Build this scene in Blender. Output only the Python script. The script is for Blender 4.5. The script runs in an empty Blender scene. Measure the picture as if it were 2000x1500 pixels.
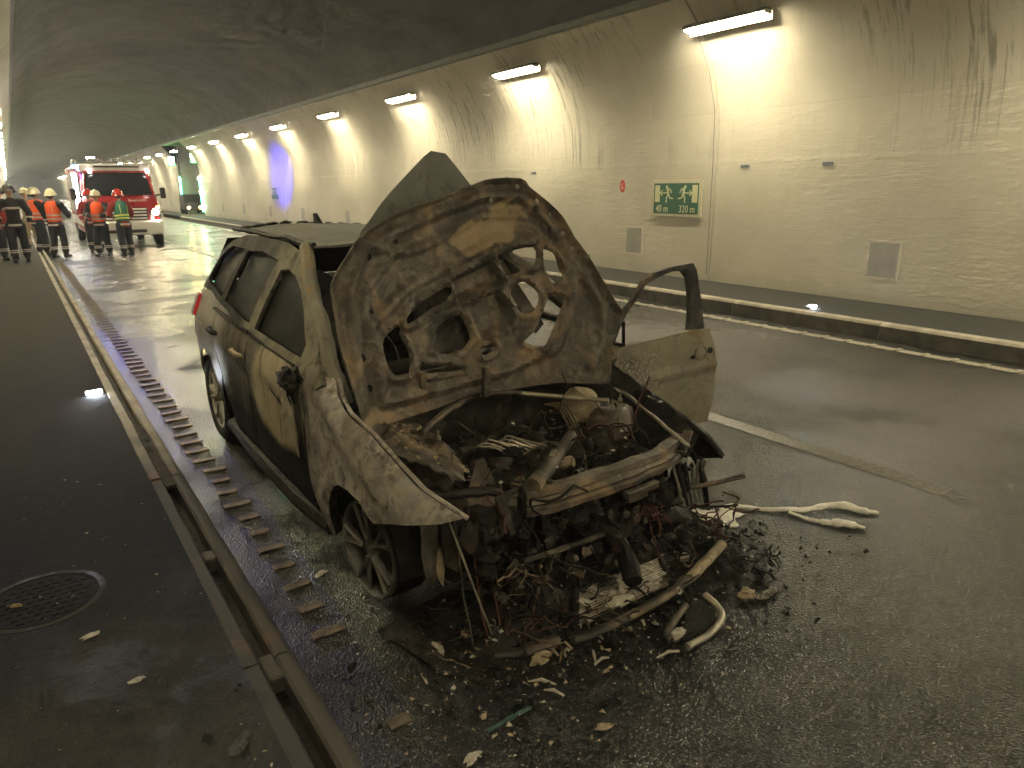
import bpy, math, random
import numpy as np
from math import pi, sin, cos, radians, sqrt, atan2, exp
from mathutils import Vector, Matrix, noise, geometry

random.seed(7)
SC = bpy.context.scene
COL = SC.collection

# ------------------------------------------------------------------ camera, world, exposure
cam_data = bpy.data.cameras.new("camera")
cam_data.sensor_fit = 'HORIZONTAL'; cam_data.sensor_width = 36.0; cam_data.lens = 24.65
cam_data.clip_start = 0.05; cam_data.clip_end = 600
cam = bpy.data.objects.new("camera", cam_data); COL.objects.link(cam)
_pitch, _roll, _yaw = 0.27638, -0.009855, 0.60391
_f = Vector((sin(_yaw)*cos(_pitch), cos(_yaw)*cos(_pitch), -sin(_pitch)))
_r = Vector((cos(_yaw), -sin(_yaw), 0)); _u = _r.cross(_f)
_r2 = cos(_roll)*_r + sin(_roll)*_u; _u2 = -sin(_roll)*_r + cos(_roll)*_u
_m = Matrix((_r2, _u2, -_f)).transposed().to_4x4(); _m.translation = Vector((0, 0, 1.853))
cam.matrix_world = _m
SC.camera = cam
W = bpy.data.worlds.new("World"); SC.world = W; W.use_nodes = True
_bg = W.node_tree.nodes["Background"]
_bg.inputs[0].default_value = (0.10, 0.12, 0.16, 1); _bg.inputs[1].default_value = 0.02   # closed tunnel at night
SC.view_settings.view_transform = 'Standard'; SC.view_settings.look = 'None'
SC.view_settings.exposure = 1.25; SC.view_settings.gamma = 1.0; SC.view_settings.use_curve_mapping = False
SC.render.engine = 'CYCLES'
SC.cycles.use_denoising = True
SC.cycles.max_bounces = 5; SC.cycles.diffuse_bounces = 4; SC.cycles.glossy_bounces = 3
SC.cycles.sample_clamp_indirect = 6.0
SC.cycles.use_light_tree = False; SC.cycles.use_adaptive_sampling = True; SC.cycles.adaptive_threshold = .05
LAMP_L = 150.0      # radiance of the tunnel tubes

# ------------------------------------------------------------------ node helpers
class NT:
    def __init__(s, name):
        s.m = bpy.data.materials.new(name); s.m.use_nodes = True
        s.t = s.m.node_tree; s.b = s.t.nodes["Principled BSDF"]; s.out = s.t.nodes["Material Output"]
        s.tc = None
    def n(s, ty, **kw):
        nd = s.t.nodes.new(ty)
        for k, v in kw.items():
            if k in nd.inputs: s.put(nd.inputs[k], v)
            else: setattr(nd, k, v)
        return nd
    def put(s, sock, v):
        if isinstance(v, bpy.types.NodeSocket): s.t.links.new(v, sock)
        elif isinstance(v, (tuple, list)) and sock.type == 'RGBA' and len(v) == 3: sock.default_value = (*v, 1)
        else: sock.default_value = v
    def co(s, sc=(1, 1, 1), off=(0, 0, 0)):
        if s.tc is None: s.tc = s.n('ShaderNodeTexCoord')
        mp = s.n('ShaderNodeMapping'); s.t.links.new(s.tc.outputs['Object'], mp.inputs[0])
        mp.inputs['Scale'].default_value = sc; mp.inputs['Location'].default_value = off
        return mp.outputs[0]
    def noise(s, scale=5, detail=4, rough=.55, vec=None, dist=0.0):
        nd = s.n('ShaderNodeTexNoise', Scale=scale, Detail=detail, Roughness=rough, Distortion=dist)
        s.t.links.new(vec if vec is not None else s.co(), nd.inputs['Vector']); return nd.outputs[0]
    def vor(s, scale=20, feature='F1', vec=None, out=0):
        nd = s.n('ShaderNodeTexVoronoi', feature=feature, Scale=scale)
        s.t.links.new(vec if vec is not None else s.co(), nd.inputs['Vector']); return nd.outputs[out]
    def ramp(s, fac, *stops):
        nd = s.n('ShaderNodeValToRGB'); s.t.links.new(fac, nd.inputs[0])
        e = nd.color_ramp.elements
        while len(e) < len(stops): e.new(.5)
        for i, (p, c) in enumerate(stops):
            e[i].position = p
            e[i].color = (c, c, c, 1) if isinstance(c, (int, float)) else (*c, 1)
        return nd.outputs[0]
    def mix(s, fac, a, b, mode='MIX'):
        nd = s.n('ShaderNodeMix', data_type='RGBA', blend_type=mode)
        s.put(nd.inputs[0], fac); s.put(nd.inputs[6], a); s.put(nd.inputs[7], b); return nd.outputs[2]
    def math(s, op, a, b=0.0, clamp=False):
        nd = s.n('ShaderNodeMath', operation=op, use_clamp=clamp)
        s.put(nd.inputs[0], a); s.put(nd.inputs[1], b); return nd.outputs[0]
    def sep(s):
        if s.tc is None: s.tc = s.n('ShaderNodeTexCoord')
        nd = s.n('ShaderNodeSeparateXYZ'); s.t.links.new(s.tc.outputs['Object'], nd.inputs[0]); return nd.outputs
    def wsep(s):
        g = s.n('ShaderNodeNewGeometry'); nd = s.n('ShaderNodeSeparateXYZ'); s.t.links.new(g.outputs['Position'], nd.inputs[0]); return nd.outputs
    def bump(s, h, strength=.5, dist=.01, prev=None):
        nd = s.n('ShaderNodeBump'); nd.inputs['Strength'].default_value = strength; nd.inputs['Distance'].default_value = dist
        s.t.links.new(h, nd.inputs['Height'])
        if prev is not None: s.t.links.new(prev, nd.inputs['Normal'])
        return nd.outputs[0]
    def set(s, **kw):
        names = dict(col='Base Color', rough='Roughness', metal='Metallic', nrm='Normal', spec='Specular IOR Level', coat='Coat Weight', croug='Coat Roughness',
                     em='Emission Color', es='Emission Strength', alpha='Alpha', trans='Transmission Weight', ior='IOR')
        for k, v in kw.items(): s.put(s.b.inputs[names[k]], v)
        return s.m

MAT = {}
def simple(name, col, rough=.5, metal=0., var=.25, scale=8, bump=0., bscale=40, coat=0.):
    t = NT(name)
    f = t.noise(scale, 5, .6)
    c = t.ramp(f, (.25, tuple(x*(1-var) for x in col)), (.75, tuple(min(1, x*(1+var)) for x in col)))
    r = t.ramp(t.noise(scale*2.3, 3), (.3, max(0, rough-.08)), (.7, min(1, rough+.1)))
    t.set(col=c, rough=r, metal=metal, coat=coat)
    if bump: t.set(nrm=t.bump(t.noise(bscale, 6, .6), bump, .01))
    MAT[name] = t.m; return t.m
def emit(name, col, strength):
    t = NT(name); t.set(col=(.8, .8, .8), em=col, es=strength); MAT[name] = t.m; return t.m

# ------------------------------------------------------------------ mesh helpers
def inpoly(x, y, poly):
    c = False; n = len(poly); j = n-1
    for i in range(n):
        xi, yi = poly[i]; xj, yj = poly[j]
        if (yi > y) != (yj > y) and x < (xj-xi)*(y-yi)/(yj-yi)+xi: c = not c
        j = i
    return c
def dens(poly, sp, closed=True):
    out = []; n = len(poly)
    for i in range(n if closed else n-1):
        a = poly[i]; b = poly[(i+1) % n]; L = math.dist(a, b); k = max(1, int(round(L/sp)))
        for j in range(k): out.append(tuple(a[q]+(b[q]-a[q])*j/k for q in range(len(a))))
    if not closed: out.append(tuple(poly[-1]))
    return out
def spline(pts, k=6):
    P = [Vector(p) for p in pts]; out = []
    for i in range(len(P)-1):
        a, b, c, d = P[max(i-1, 0)], P[i], P[i+1], P[min(i+2, len(P)-1)]
        for j in range(k):
            t = j/k
            out.append(.5*((2*b)+(c-a)*t+(2*a-5*b+4*c-d)*t*t+(3*b-a-3*c+d)*t**3))
    out.append(P[-1]); return out
def smooth(poly, k=4):
    n = len(poly); out = []
    for i in range(n):
        a, b, c, d = (Vector((*poly[(i+q) % n], 0)) for q in (-1, 0, 1, 2))
        for j in range(k):
            t = j/k; v = .5*((2*b)+(c-a)*t+(2*a-5*b+4*c-d)*t*t+(3*b-a-3*c+d)*t**3); out.append((v.x, v.y))
    return out
def nz(p, s=1.0): return noise.noise(Vector(p)*s)
def seg_dist(px, py, poly):
    best = 9e9; n = len(poly)
    for i in range(n):
        ax, ay = poly[i]; bx, by = poly[(i+1) % n]; dx, dy = bx-ax, by-ay
        t = max(0, min(1, ((px-ax)*dx+(py-ay)*dy)/(dx*dx+dy*dy+1e-12)))
        d = (px-ax-t*dx)**2+(py-ay-t*dy)**2
        if d < best: best = d
    return sqrt(best)

class MB:
    def __init__(s): s.v = []; s.f = []
    def add(s, vs, fs):
        o = len(s.v); s.v += [tuple(v) for v in vs]; s.f += [tuple(i+o for i in f) for f in fs]; return s
    def box(s, c, d, rot=None, bev=0.0):
        hx, hy, hz = d[0]/2, d[1]/2, d[2]/2
        if bev:
            b = min(bev, hx*.6, hy*.6, hz*.6); vs = []; 
            for sx in (-1, 1):
                for sy in (-1, 1):
                    for sz in (-1, 1):
                        vs += [Vector((sx*(hx-b), sy*(hy-b), sz*hz)), Vector((sx*(hx-b), sy*hy, sz*(hz-b))), Vector((sx*hx, sy*(hy-b), sz*(hz-b)))]
            import itertools
            bm_idx = {}
            k = 0
            for sx in (-1, 1):
                for sy in (-1, 1):
                    for sz in (-1, 1):
                        bm_idx[(sx, sy, sz)] = (k, k+1, k+2); k += 3
            B = bm_idx; fs = []
            for z in (-1, 1):
                q = [B[(-1, -1, z)][0], B[(1, -1, z)][0], B[(1, 1, z)][0], B[(-1, 1, z)][0]]; fs.append(q if z > 0 else q[::-1])
            for y in (-1, 1):
                q = [B[(-1, y, -1)][1], B[(1, y, -1)][1], B[(1, y, 1)][1], B[(-1, y, 1)][1]]; fs.append(q if y < 0 else q[::-1])
            for x in (-1, 1):
                q = [B[(x, -1, -1)][2], B[(x, 1, -1)][2], B[(x, 1, 1)][2], B[(x, -1, 1)][2]]; fs.append(q if x > 0 else q[::-1])
            for a in (-1, 1):
                for b2 in (-1, 1):
                    fs.append([B[(-1, a, b2)][0], B[(1, a, b2)][0], B[(1, a, b2)][1], B[(-1, a, b2)][1]])
                    fs.append([B[(a, -1, b2)][0], B[(a, 1, b2)][0], B[(a, 1, b2)][2], B[(a, -1, b2)][2]])
                    fs.append([B[(a, b2, -1)][1], B[(a, b2, 1)][1], B[(a, b2, 1)][2], B[(a, b2, -1)][2]])
            for kx in B.values(): fs.append(kx)
        else:
            vs = [Vector((x*hx, y*hy, z*hz)) for x in (-1, 1) for y in (-1, 1) for z in (-1, 1)]
            fs = [(0, 1, 3, 2), (4, 6, 7, 5), (0, 4, 5, 1), (2, 3, 7, 6), (0, 2, 6, 4), (1, 5, 7, 3)]
        R = rot if rot is not None else Matrix.Identity(3)
        return s.add([R @ v + Vector(c) for v in vs], fs)
    def tube(s, pts, r, n=8, cap=True, sq=1.0, closed=False):
        P = [Vector(p) for p in pts]; m = len(P)
        rr = r if isinstance(r, (list, tuple)) else [r]*m
        T0 = (P[1]-P[0]).normalized(); up = Vector((0, 0, 1)) if abs(T0.z) < .9 else Vector((1, 0, 0))
        U = T0.cross(up).normalized(); vs = []; fs = []
        for i in range(m):
            T = (P[min(i+1, m-1)]-P[max(i-1, 0)])
            T = T.normalized() if T.length > 1e-9 else T0
            U = (U-T*U.dot(T)); U = U.normalized() if U.length > 1e-6 else T.orthogonal().normalized()
            V = T.cross(U)
            for k in range(n):
                a = 2*pi*k/n; vs.append(P[i]+U*cos(a)*rr[i]+V*sin(a)*rr[i]*sq)
        for i in range(m-1):
            for k in range(n):
                a = i*n+k; b = i*n+(k+1) % n; fs.append((a, b, b+n, a+n))
        if cap: fs.append(tuple(range(n))[::-1]); fs.append(tuple(range((m-1)*n, m*n)))
        return s.add(vs, fs)
    def lathe(s, prof, n=24, M=None, cap=False):
        vs = []; fs = []; m = len(prof)
        for r, z in prof:
            for k in range(n):
                a = 2*pi*k/n; vs.append(Vector((r*cos(a), r*sin(a), z)))
        for i in range(m-1):
            for k in range(n):
                a = i*n+k; b = i*n+(k+1) % n; fs.append((a, b, b+n, a+n))
        if cap: fs.append(tuple(range(n))[::-1]); fs.append(tuple(range((m-1)*n, m*n)))
        if M is not None: vs = [M @ v for v in vs]
        return s.add(vs, fs)
    def ell(s, c, r, n=12, m=8, rot=None, lump=0., ls=3.):
        vs = []; fs = []; R = rot if rot is not None else Matrix.Identity(3)
        for i in range(m+1):
            t = pi*i/m
            for k in range(n):
                a = 2*pi*k/n; d = Vector((sin(t)*cos(a), sin(t)*sin(a), cos(t)))
                q = 1+(lump*noise.noise(d*ls+Vector(c)*7) if lump else 0)
                vs.append(R @ Vector((d.x*r[0]*q, d.y*r[1]*q, d.z*r[2]*q))+Vector(c))
        for i in range(m):
            for k in range(n):
                a = i*n+k; b = i*n+(k+1) % n; fs.append((a, a+n, b+n, b))
        return s.add(vs, fs)
    def prism(s, poly, fn, d0, d1):
        """poly in 2-D, fn(u, v, w) -> 3-D; extruded from w=d0 to w=d1"""
        n = len(poly); vs = [Vector(fn(u, v, d0)) for u, v in poly]+[Vector(fn(u, v, d1)) for u, v in poly]
        fs = [tuple(range(n))[::-1], tuple(range(n, 2*n))]+[(i, (i+1) % n, (i+1) % n+n, i+n) for i in range(n)]
        return s.add(vs, fs)
    def panel(s, outline, holes, sp, fn, thick, jit=.25, flip=False):
        """sheet over fn(u, v) cut along an outline with holes, with real thickness"""
        rings = [dens(outline, sp)]+[dens(h, sp) for h in holes]
        pts = []; edges = []
        for r in rings:
            o = len(pts); pts += [Vector((a, b)) for a, b in r]; edges += [(o+i, o+(i+1) % len(r)) for i in range(len(r))]
        us = [a for a, b in outline]; vs_ = [b for a, b in outline]
        y = min(vs_)+sp/2; row = 0
        while y < max(vs_):
            x = min(us)+sp/2*(1+row % 2)
            while x < max(us):
                a = x+random.uniform(-jit, jit)*sp; b = y+random.uniform(-jit, jit)*sp
                if inpoly(a, b, outline) and not any(inpoly(a, b, h) for h in holes):
                    if seg_dist(a, b, outline) > sp*.45 and all(seg_dist(a, b, h) > sp*.45 for h in holes): pts.append(Vector((a, b)))
                x += sp
            y += sp*.87; row += 1
        V, E, F, _, _, _ = geometry.delaunay_2d_cdt(pts, edges, [], 0, 1e-6)
        tris = []
        for f in F:
            cx = sum(V[i].x for i in f)/3; cy = sum(V[i].y for i in f)/3
            if inpoly(cx, cy, outline) and not any(inpoly(cx, cy, h) for h in holes): tris.append(tuple(f))
        P = [Vector(fn(v.x, v.y)) for v in V]
        N = [Vector((0, 0, 0)) for _ in P]
        for a, b, c in tris:
            nn = (P[b]-P[a]).cross(P[c]-P[a])
            for i in (a, b, c): N[i] += nn
        sg = -1 if flip else 1
        Q = [p+(n.normalized()*thick*sg if n.length > 0 else n) for p, n in zip(P, N)]
        n = len(P); cnt = {}
        for t in tris:
            for i in range(3):
                e = (t[i], t[(i+1) % 3]); cnt[e] = cnt.get(e, 0)+1
        fs = [t[::-1] for t in tris]+[(a+n, b+n, c+n) for a, b, c in tris]
        fs += [(a, b, b+n, a+n) for (a, b) in cnt if (b, a) not in cnt]
        return s.add(P+Q, fs)
    def jitter(s, amp, sc=10, seed=0):
        s.v = [tuple(Vector(v)+Vector((nz((v[0]+seed, v[1], v[2]), sc), nz((v[0], v[1]+5+seed, v[2]), sc), nz((v[0], v[1], v[2]+9+seed), sc)))*amp) for v in s.v]; return s
    def build(s, name, mat, parent=None, flat=True, origin=None, **props):
        me = bpy.data.meshes.new(name)
        o = Vector(origin) if origin is not None else (Vector(ROOT[parent.name]) if parent is not None else Vector((0, 0, 0)))
        me.from_pydata([(v[0]-o.x, v[1]-o.y, v[2]-o.z) for v in s.v], [], s.f)
        me.materials.append(MAT[mat] if isinstance(mat, str) else mat)
        if not flat:
            me.polygons.foreach_set('use_smooth', [True]*len(me.polygons))
            if flat is None: pass
            else: me.set_sharp_from_angle(angle=radians(40))
        me.update()
        ob = bpy.data.objects.new(name, me); COL.objects.link(ob)
        if parent is not None: ob.parent = parent
        elif origin is not None: ob.location = o
        ROOT[ob.name] = o
        tag(ob, **props)
        return ob
ROOT = {}
def tag(o, label=None, cat=None, group=None, kind=None):
    if label: o['label'] = label
    if cat: o['category'] = cat
    if group: o['group'] = group
    if kind: o['kind'] = kind
    return o
def empty(name, loc, label=None, cat=None, group=None, rz=0):
    o = bpy.data.objects.new(name, None); COL.objects.link(o); o.location = loc; o.rotation_euler = (0, 0, rz)
    o.empty_display_size = .1; ROOT[o.name] = Vector(loc); return tag(o, label, cat, group)
def copy_tree(o, loc=None, label=None):
    def rec(a, par):
        c = a.copy(); COL.objects.link(c); c.parent = par
        for ch in a.children: rec(ch, c)
        return c
    c = rec(o, None)
    if loc is not None: c.location = loc
    if label: c['label'] = label
    return c
def rotz(a): return Matrix.Rotation(a, 3, 'Z')
def rotx(a): return Matrix.Rotation(a, 3, 'X')
def roty(a): return Matrix.Rotation(a, 3, 'Y')
# ------------------------------------------------------------------ materials
def mk_asphalt():
    t = NT('wet_asphalt'); x, y, z = t.sep()
    big = t.noise(.8, 5, .6); mid = t.noise(5, 5, .65); fine = t.noise(95, 3, .6); grit = t.vor(120)
    base = t.mix(t.ramp(mid, (.3, 0), (.7, 1)), (.014, .013, .011), (.032, .030, .025))
    base = t.mix(t.ramp(grit, (.05, 1), (.40, 0)), base, (.060, .056, .047))
    # soot and extinguishing sludge round the burnt front
    dx = t.math('MULTIPLY', t.math('SUBTRACT', x, 1.65), .60); dy = t.math('MULTIPLY', t.math('SUBTRACT', y, 2.7), .40)
    d = t.math('SQRT', t.math('ADD', t.math('MULTIPLY', dx, dx), t.math('MULTIPLY', dy, dy)))
    d = t.math('ADD', d, t.math('MULTIPLY', t.math('SUBTRACT', t.noise(2.2, 6, .65), .5), 1.1))
    soot = t.ramp(d, (.35, 1), (1.0, 0))
    base = t.mix(soot, base, (.006, .006, .006))
    wet = t.ramp(t.math('ADD', big, t.math('MULTIPLY', t.noise(6, 4, .6), .25)), (.50, 0), (.62, 1))
    # run-off from the hoses: a shallow film right of the wreck and towards the lower right
    ex = t.math('MULTIPLY', t.math('SUBTRACT', x, 3.7), .55); ey = t.math('MULTIPLY', t.math('SUBTRACT', y, 1.9), .42)
    e = t.math('ADD', t.math('SQRT', t.math('ADD', t.math('MULTIPLY', ex, ex), t.math('MULTIPLY', ey, ey))), t.math('MULTIPLY', t.math('SUBTRACT', t.noise(1.9, 6, .68, vec=t.co(off=(5, 3, 0))), .5), 1.5))
    wet = t.math('MAXIMUM', wet, t.ramp(e, (.62, 1), (.92, 0)))
    r = t.mix(wet, (.50, .50, .50), (.30, .30, .30))
    h = t.math('ADD', t.math('MULTIPLY', grit, 1.0), t.math('MULTIPLY', fine, .9))
    h = t.math('ADD', h, t.math('MULTIPLY', t.noise(13, 3, .6), .9))
    nb = t.bump(h, .60, .012)
    t.set(col=base, rough=r, spec=.36, nrm=nb, coat=t.math('ADD', t.math('MULTIPLY', wet, .85), .08), croug=t.ramp(t.noise(3.1, 4), (.35, .05), (.65, .14)))
    t.put(t.b.inputs['Coat IOR'], 1.36); t.put(t.b.inputs['Coat Normal'], t.bump(h, .50, .010))
    MAT['asphalt'] = t.m
def mk_walkway(name, near):
    t = NT(name); x, y, z = t.sep()
    mid = t.noise(2.6, 7, .68); fine = t.noise(60, 4, .7); sp = t.noise(14, 6, .7)
    dry = t.ramp(t.math('ADD', t.math('MULTIPLY', mid, .72), t.math('MULTIPLY', sp, .28)), (.47, 0), (.52, 1))
    damp_dim = t.mix(t.ramp(sp, (.3, 0), (.7, 1)), (.008, .0095, .014), (.015, .0175, .024))
    c = t.mix(t.ramp(sp, (.3, 0), (.7, 1)), (.028, .028, .027), (.044, .043, .040))
    if near:      # dried patches close by, wet film after; near dimness put into the colour
        c = t.mix(t.ramp(y, (.0, 1), (1, 1)), c, t.mix(dry, damp_dim, c))
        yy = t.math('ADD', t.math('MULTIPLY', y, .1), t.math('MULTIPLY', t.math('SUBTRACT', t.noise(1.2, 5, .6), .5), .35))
        c = t.mix(t.ramp(yy, (.24, 0), (.34, 1)), c, t.mix(t.ramp(yy, (.45, 0), (1.0, 1)), damp_dim, (.042, .040, .036)))
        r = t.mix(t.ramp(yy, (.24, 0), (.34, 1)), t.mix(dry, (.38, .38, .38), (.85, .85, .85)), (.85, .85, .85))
    else: r = .8
    c = t.mix(t.ramp(t.vor(80), (.0, .7), (.25, 0)), c, (.075, .072, .065))
    t.set(col=c, rough=r, spec=.25, nrm=t.bump(t.math('ADD', fine, t.math('MULTIPLY', sp, .8)), .5, .008))
    MAT[name] = t.m
def mk_wall():
    t = NT('painted_wall'); x, y, z = t.sep()
    blotch = t.noise(.55, 6, .6); v = t.co((1, 4.2, .11)); streak = t.noise(2.6, 5, .72, vec=v)
    c = t.mix(t.ramp(blotch, (.3, 0), (.7, 1)), (.46, .425, .335), (.60, .56, .45))
    up = t.ramp(z, (.0, 0), (1, 1))
    mask = t.math('MULTIPLY', t.ramp(streak, (.52, 0), (.60, 1)), t.ramp(t.math('ADD', t.math('MULTIPLY', z, .2), t.math('MULTIPLY', t.noise(1.5, 3), .08)), (.45, 0), (.52, 1)))
    mask = t.math('MULTIPLY', mask, t.ramp(t.noise(.42, 4), (.47, .03), (.62, .85)))
    c = t.mix(mask, c, (.22, .20, .16))
    # repainted rectangles
    br = t.n('ShaderNodeTexBrick', Scale=1.0, **{'Brick Width': 2.9, 'Row Height': .74, 'Mortar Size': .006, 'Mortar Smooth': .3, 'Bias': -.2})
    cmb = t.n('ShaderNodeCombineXYZ'); t.put(cmb.inputs[0], y); t.put(cmb.inputs[1], z); t.put(br.inputs['Vector'], cmb.outputs[0])
    t.put(br.inputs['Color1'], (1, 1, 1)); t.put(br.inputs['Color2'], (.92, .92, .91)); t.put(br.inputs['Mortar'], (.86, .85, .82))
    upz = t.ramp(t.math('MULTIPLY', z, .2), (.445, 0), (.455, 1))
    c = t.mix(t.math('MULTIPLY', upz, .8), c, t.mix(1.0, c, br.outputs[0], 'MULTIPLY'))
    # grime near the foot and scattered spots
    c = t.mix(t.math('MULTIPLY', t.ramp(t.math('ADD', z, t.math('MULTIPLY', t.noise(3, 5), .3)), (.30, 1), (.62, 0)), .45), c, (.27, .25, .20))
    c = t.mix(t.ramp(t.noise(11, 5, .75), (.66, 0), (.76, .6)), c, (.24, .22, .18))
    # relief: rippled render low down, pocked above
    rip = t.noise(3.2, 7, .62, vec=t.co((1, .55, 3.4)), dist=.7)
    rip2 = t.noise(9, 6, .65, vec=t.co((1, .7, 1.6)), dist=.3)
    h = t.math('MULTIPLY', t.math('ADD', rip, t.math('MULTIPLY', rip2, .45)), t.ramp(t.noise(.8, 4, .6), (.35, .12), (.70, 1.0)))
    h = t.math('ADD', h, t.math('MULTIPLY', t.noise(38, 4, .7), .12))
    nn = t.bump(h, .38, .05)
    t.set(col=c, rough=.62, spec=.35, nrm=nn)
    MAT['wall'] = t.m
def mk_ceiling():
    t = NT('sooty_ceiling'); n1 = t.noise(.7, 6, .6); n2 = t.noise(4, 6, .65, vec=t.co((1, .3, 1)))
    c = t.mix(t.ramp(n1, (.3, 0), (.7, 1)), (.10, .10, .092), (.17, .17, .155))
    c = t.mix(t.ramp(n2, (.5, 0), (.7, .6)), c, (.07, .07, .065))
    t.set(col=c, rough=.85, nrm=t.bump(n2, .4, .03)); MAT['ceiling'] = t.m
def mk_concrete(name, lo, hi, sooty):
    t = NT(name); x, y, z = t.wsep(); a = t.noise(6, 7, .68); b = t.noise(45, 4, .7)
    c = t.mix(t.ramp(a, (.3, 0), (.7, 1)), lo, hi)
    c = t.mix(t.ramp(t.noise(2.5, 5), (.5, 0), (.72, .7)), c, tuple(q*.45 for q in lo))
    if sooty:
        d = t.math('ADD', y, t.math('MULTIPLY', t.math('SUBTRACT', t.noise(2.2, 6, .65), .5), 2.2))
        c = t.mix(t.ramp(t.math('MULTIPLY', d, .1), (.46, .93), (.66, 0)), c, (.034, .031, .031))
        c = t.mix(t.ramp(t.noise(1.6, 4), (.58, 0), (.66, .35)), c, (.22, .10, .07))
    t.set(col=c, rough=.7, nrm=t.bump(t.math('ADD', a, t.math('MULTIPLY', b, .4)), .45, .008)); MAT[name] = t.m
def mk_paint(name, col, wear=.5, sooty=False):
    t = NT(name); x, y, z = t.wsep(); a = t.noise(22, 6, .7); g = t.vor(95)
    c = t.mix(t.ramp(a, (.25, 0), (.75, 1)), tuple(q*.6 for q in col), col)
    f = t.math('MULTIPLY', t.ramp(t.noise(30, 6, .75), (.40, 1), (.62, 0)), wear)
    c = t.mix(f, c, (.035, .032, .028))
    if sooty:
        d = t.math('ADD', t.math('MULTIPLY', y, .1), t.math('MULTIPLY', t.math('SUBTRACT', t.noise(5, 6, .7), .5), .5))
        c = t.mix(t.ramp(d, (.26, .70), (.60, 0)), c, (.02, .018, .015))
    t.set(col=c, rough=.45, nrm=t.bump(t.math('ADD', a, t.math('MULTIPLY', g, .5)), .35, .006)); MAT[name] = t.m

def mk_rust(name, seed, dark=.5, rustamt=.5, ash=.35, metal=.25, patch=None):
    """burnt sheet steel: soot, scale, orange rust, pale ash"""
    t = NT(name); o = (seed*3.1, seed*1.7, seed*.9)
    a = t.noise(2.6, 8, .68, vec=t.co(off=o), dist=.9); b = t.noise(9, 8, .7, vec=t.co(off=o), dist=.6)
    d = t.noise(38, 6, .7, vec=t.co(off=o)); g = t.noise(3.7, 6, .6, vec=t.co(off=(o[1], o[2]+4, o[0])), dist=1.4)
    c = t.mix(t.ramp(b, (.30, 0), (.70, 1)), (.020, .018, .015), (.130, .110, .084))
    c = t.mix(t.ramp(g, (.56-.16*rustamt, 0), (.70-.16*rustamt, .9)), c, t.mix(t.ramp(b, (.35, 0), (.65, 1)), (.13, .088, .052), (.29, .205, .125)))
    c = t.mix(t.math('MULTIPLY', t.ramp(t.noise(6.5, 9, .78, vec=t.co(off=(7+seed, 2, 1)), dist=1.8), (.50, 0), (.64, 1)), ash), c, (.25, .225, .185))
    c = t.mix(t.ramp(a, (.50-.12*dark, 0), (.62-.12*dark, .88*min(1, dark*1.6))), c, (.013, .012, .011))
    c = t.mix(t.ramp(d, (.62, 0), (.75, .35)), c, (.26, .23, .19))
    if patch:      # scale flaked off in one place: smooth ochre metal
        x, y, z = t.sep(); px, pz, rx, rz = patch
        u = t.math('DIVIDE', t.math('SUBTRACT', x, px), rx); v = t.math('DIVIDE', t.math('SUBTRACT', t.math('SUBTRACT', z, pz), t.math('MULTIPLY', t.math('SUBTRACT', x, px), .35)), rz)
        q = t.math('ADD', t.math('SQRT', t.math('ADD', t.math('MULTIPLY', u, u), t.math('MULTIPLY', v, v))), t.math('MULTIPLY', t.math('SUBTRACT', g, .5), 2.2))
        c = t.mix(t.ramp(q, (.80, .95), (.95, 0)), c, t.mix(t.ramp(b, (.3, 0), (.7, 1)), (.20, .14, .075), (.31, .235, .14)))
    r = t.ramp(b, (.3, .38), (.7, .78))
    h = t.math('ADD', b, t.math('MULTIPLY', d, .5))
    t.set(col=c, rough=r, metal=metal, nrm=t.bump(h, .5, .012)); MAT[name] = t.m
def mk_ash(name, lo, hi, seed, stain=.7):
    t = NT(name); o = (seed, seed*2.3, 1)
    a = t.noise(2.4, 7, .62, vec=t.co(off=o), dist=.7); b = t.noise(11, 8, .7, vec=t.co(off=o), dist=.5); d = t.noise(55, 5, .7)
    c = t.mix(t.ramp(a, (.3, 0), (.7, 1)), lo, hi)
    c = t.mix(t.ramp(b, (.54, 0), (.70, .7)), c, tuple(q*.35 for q in lo))
    c = t.mix(t.ramp(t.noise(2.9, 6, .6, vec=t.co(off=(o[1], 3, o[0])), dist=1.2), (.58, 0), (.68, stain)), c, (.20, .125, .045))
    c = t.mix(t.ramp(t.noise(1.7, 6, .6, vec=t.co(off=(3, o[1], o[0])), dist=.8), (.56, 0), (.70, stain)), c, (.05, .045, .038))
    t.set(col=c, rough=.72, metal=.1, nrm=t.bump(t.math('ADD', b, t.math('MULTIPLY', d, .5)), .35, .008)); MAT[name] = t.m
def mk_surround():
    # scorched window surround: ash on the front pillars, sooted gloss behind
    t = NT('surround'); x, y, z = t.sep(); b = t.noise(11, 8, .7, dist=.5); a = t.noise(3, 7, .65, dist=.8)
    c = t.mix(t.ramp(a, (.3, 0), (.7, 1)), (.095, .092, .075), (.21, .20, .155))
    c = t.mix(t.ramp(b, (.50, 0), (.66, .85)), c, (.035, .033, .028))
    q = t.ramp(t.math('ADD', y, t.math('MULTIPLY', t.math('SUBTRACT', a, .5), .5)), (.34, 0), (.50, 1))
    c = t.mix(q, c, t.mix(t.ramp(b, (.45, 0), (.7, 1)), (.012, .012, .012), (.06, .057, .047)))
    t.set(col=c, rough=t.mix(q, (.8, .8, .8), (.6, .6, .6)), spec=.12, nrm=t.bump(b, .35, .008)); MAT['surround'] = t.m
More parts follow.
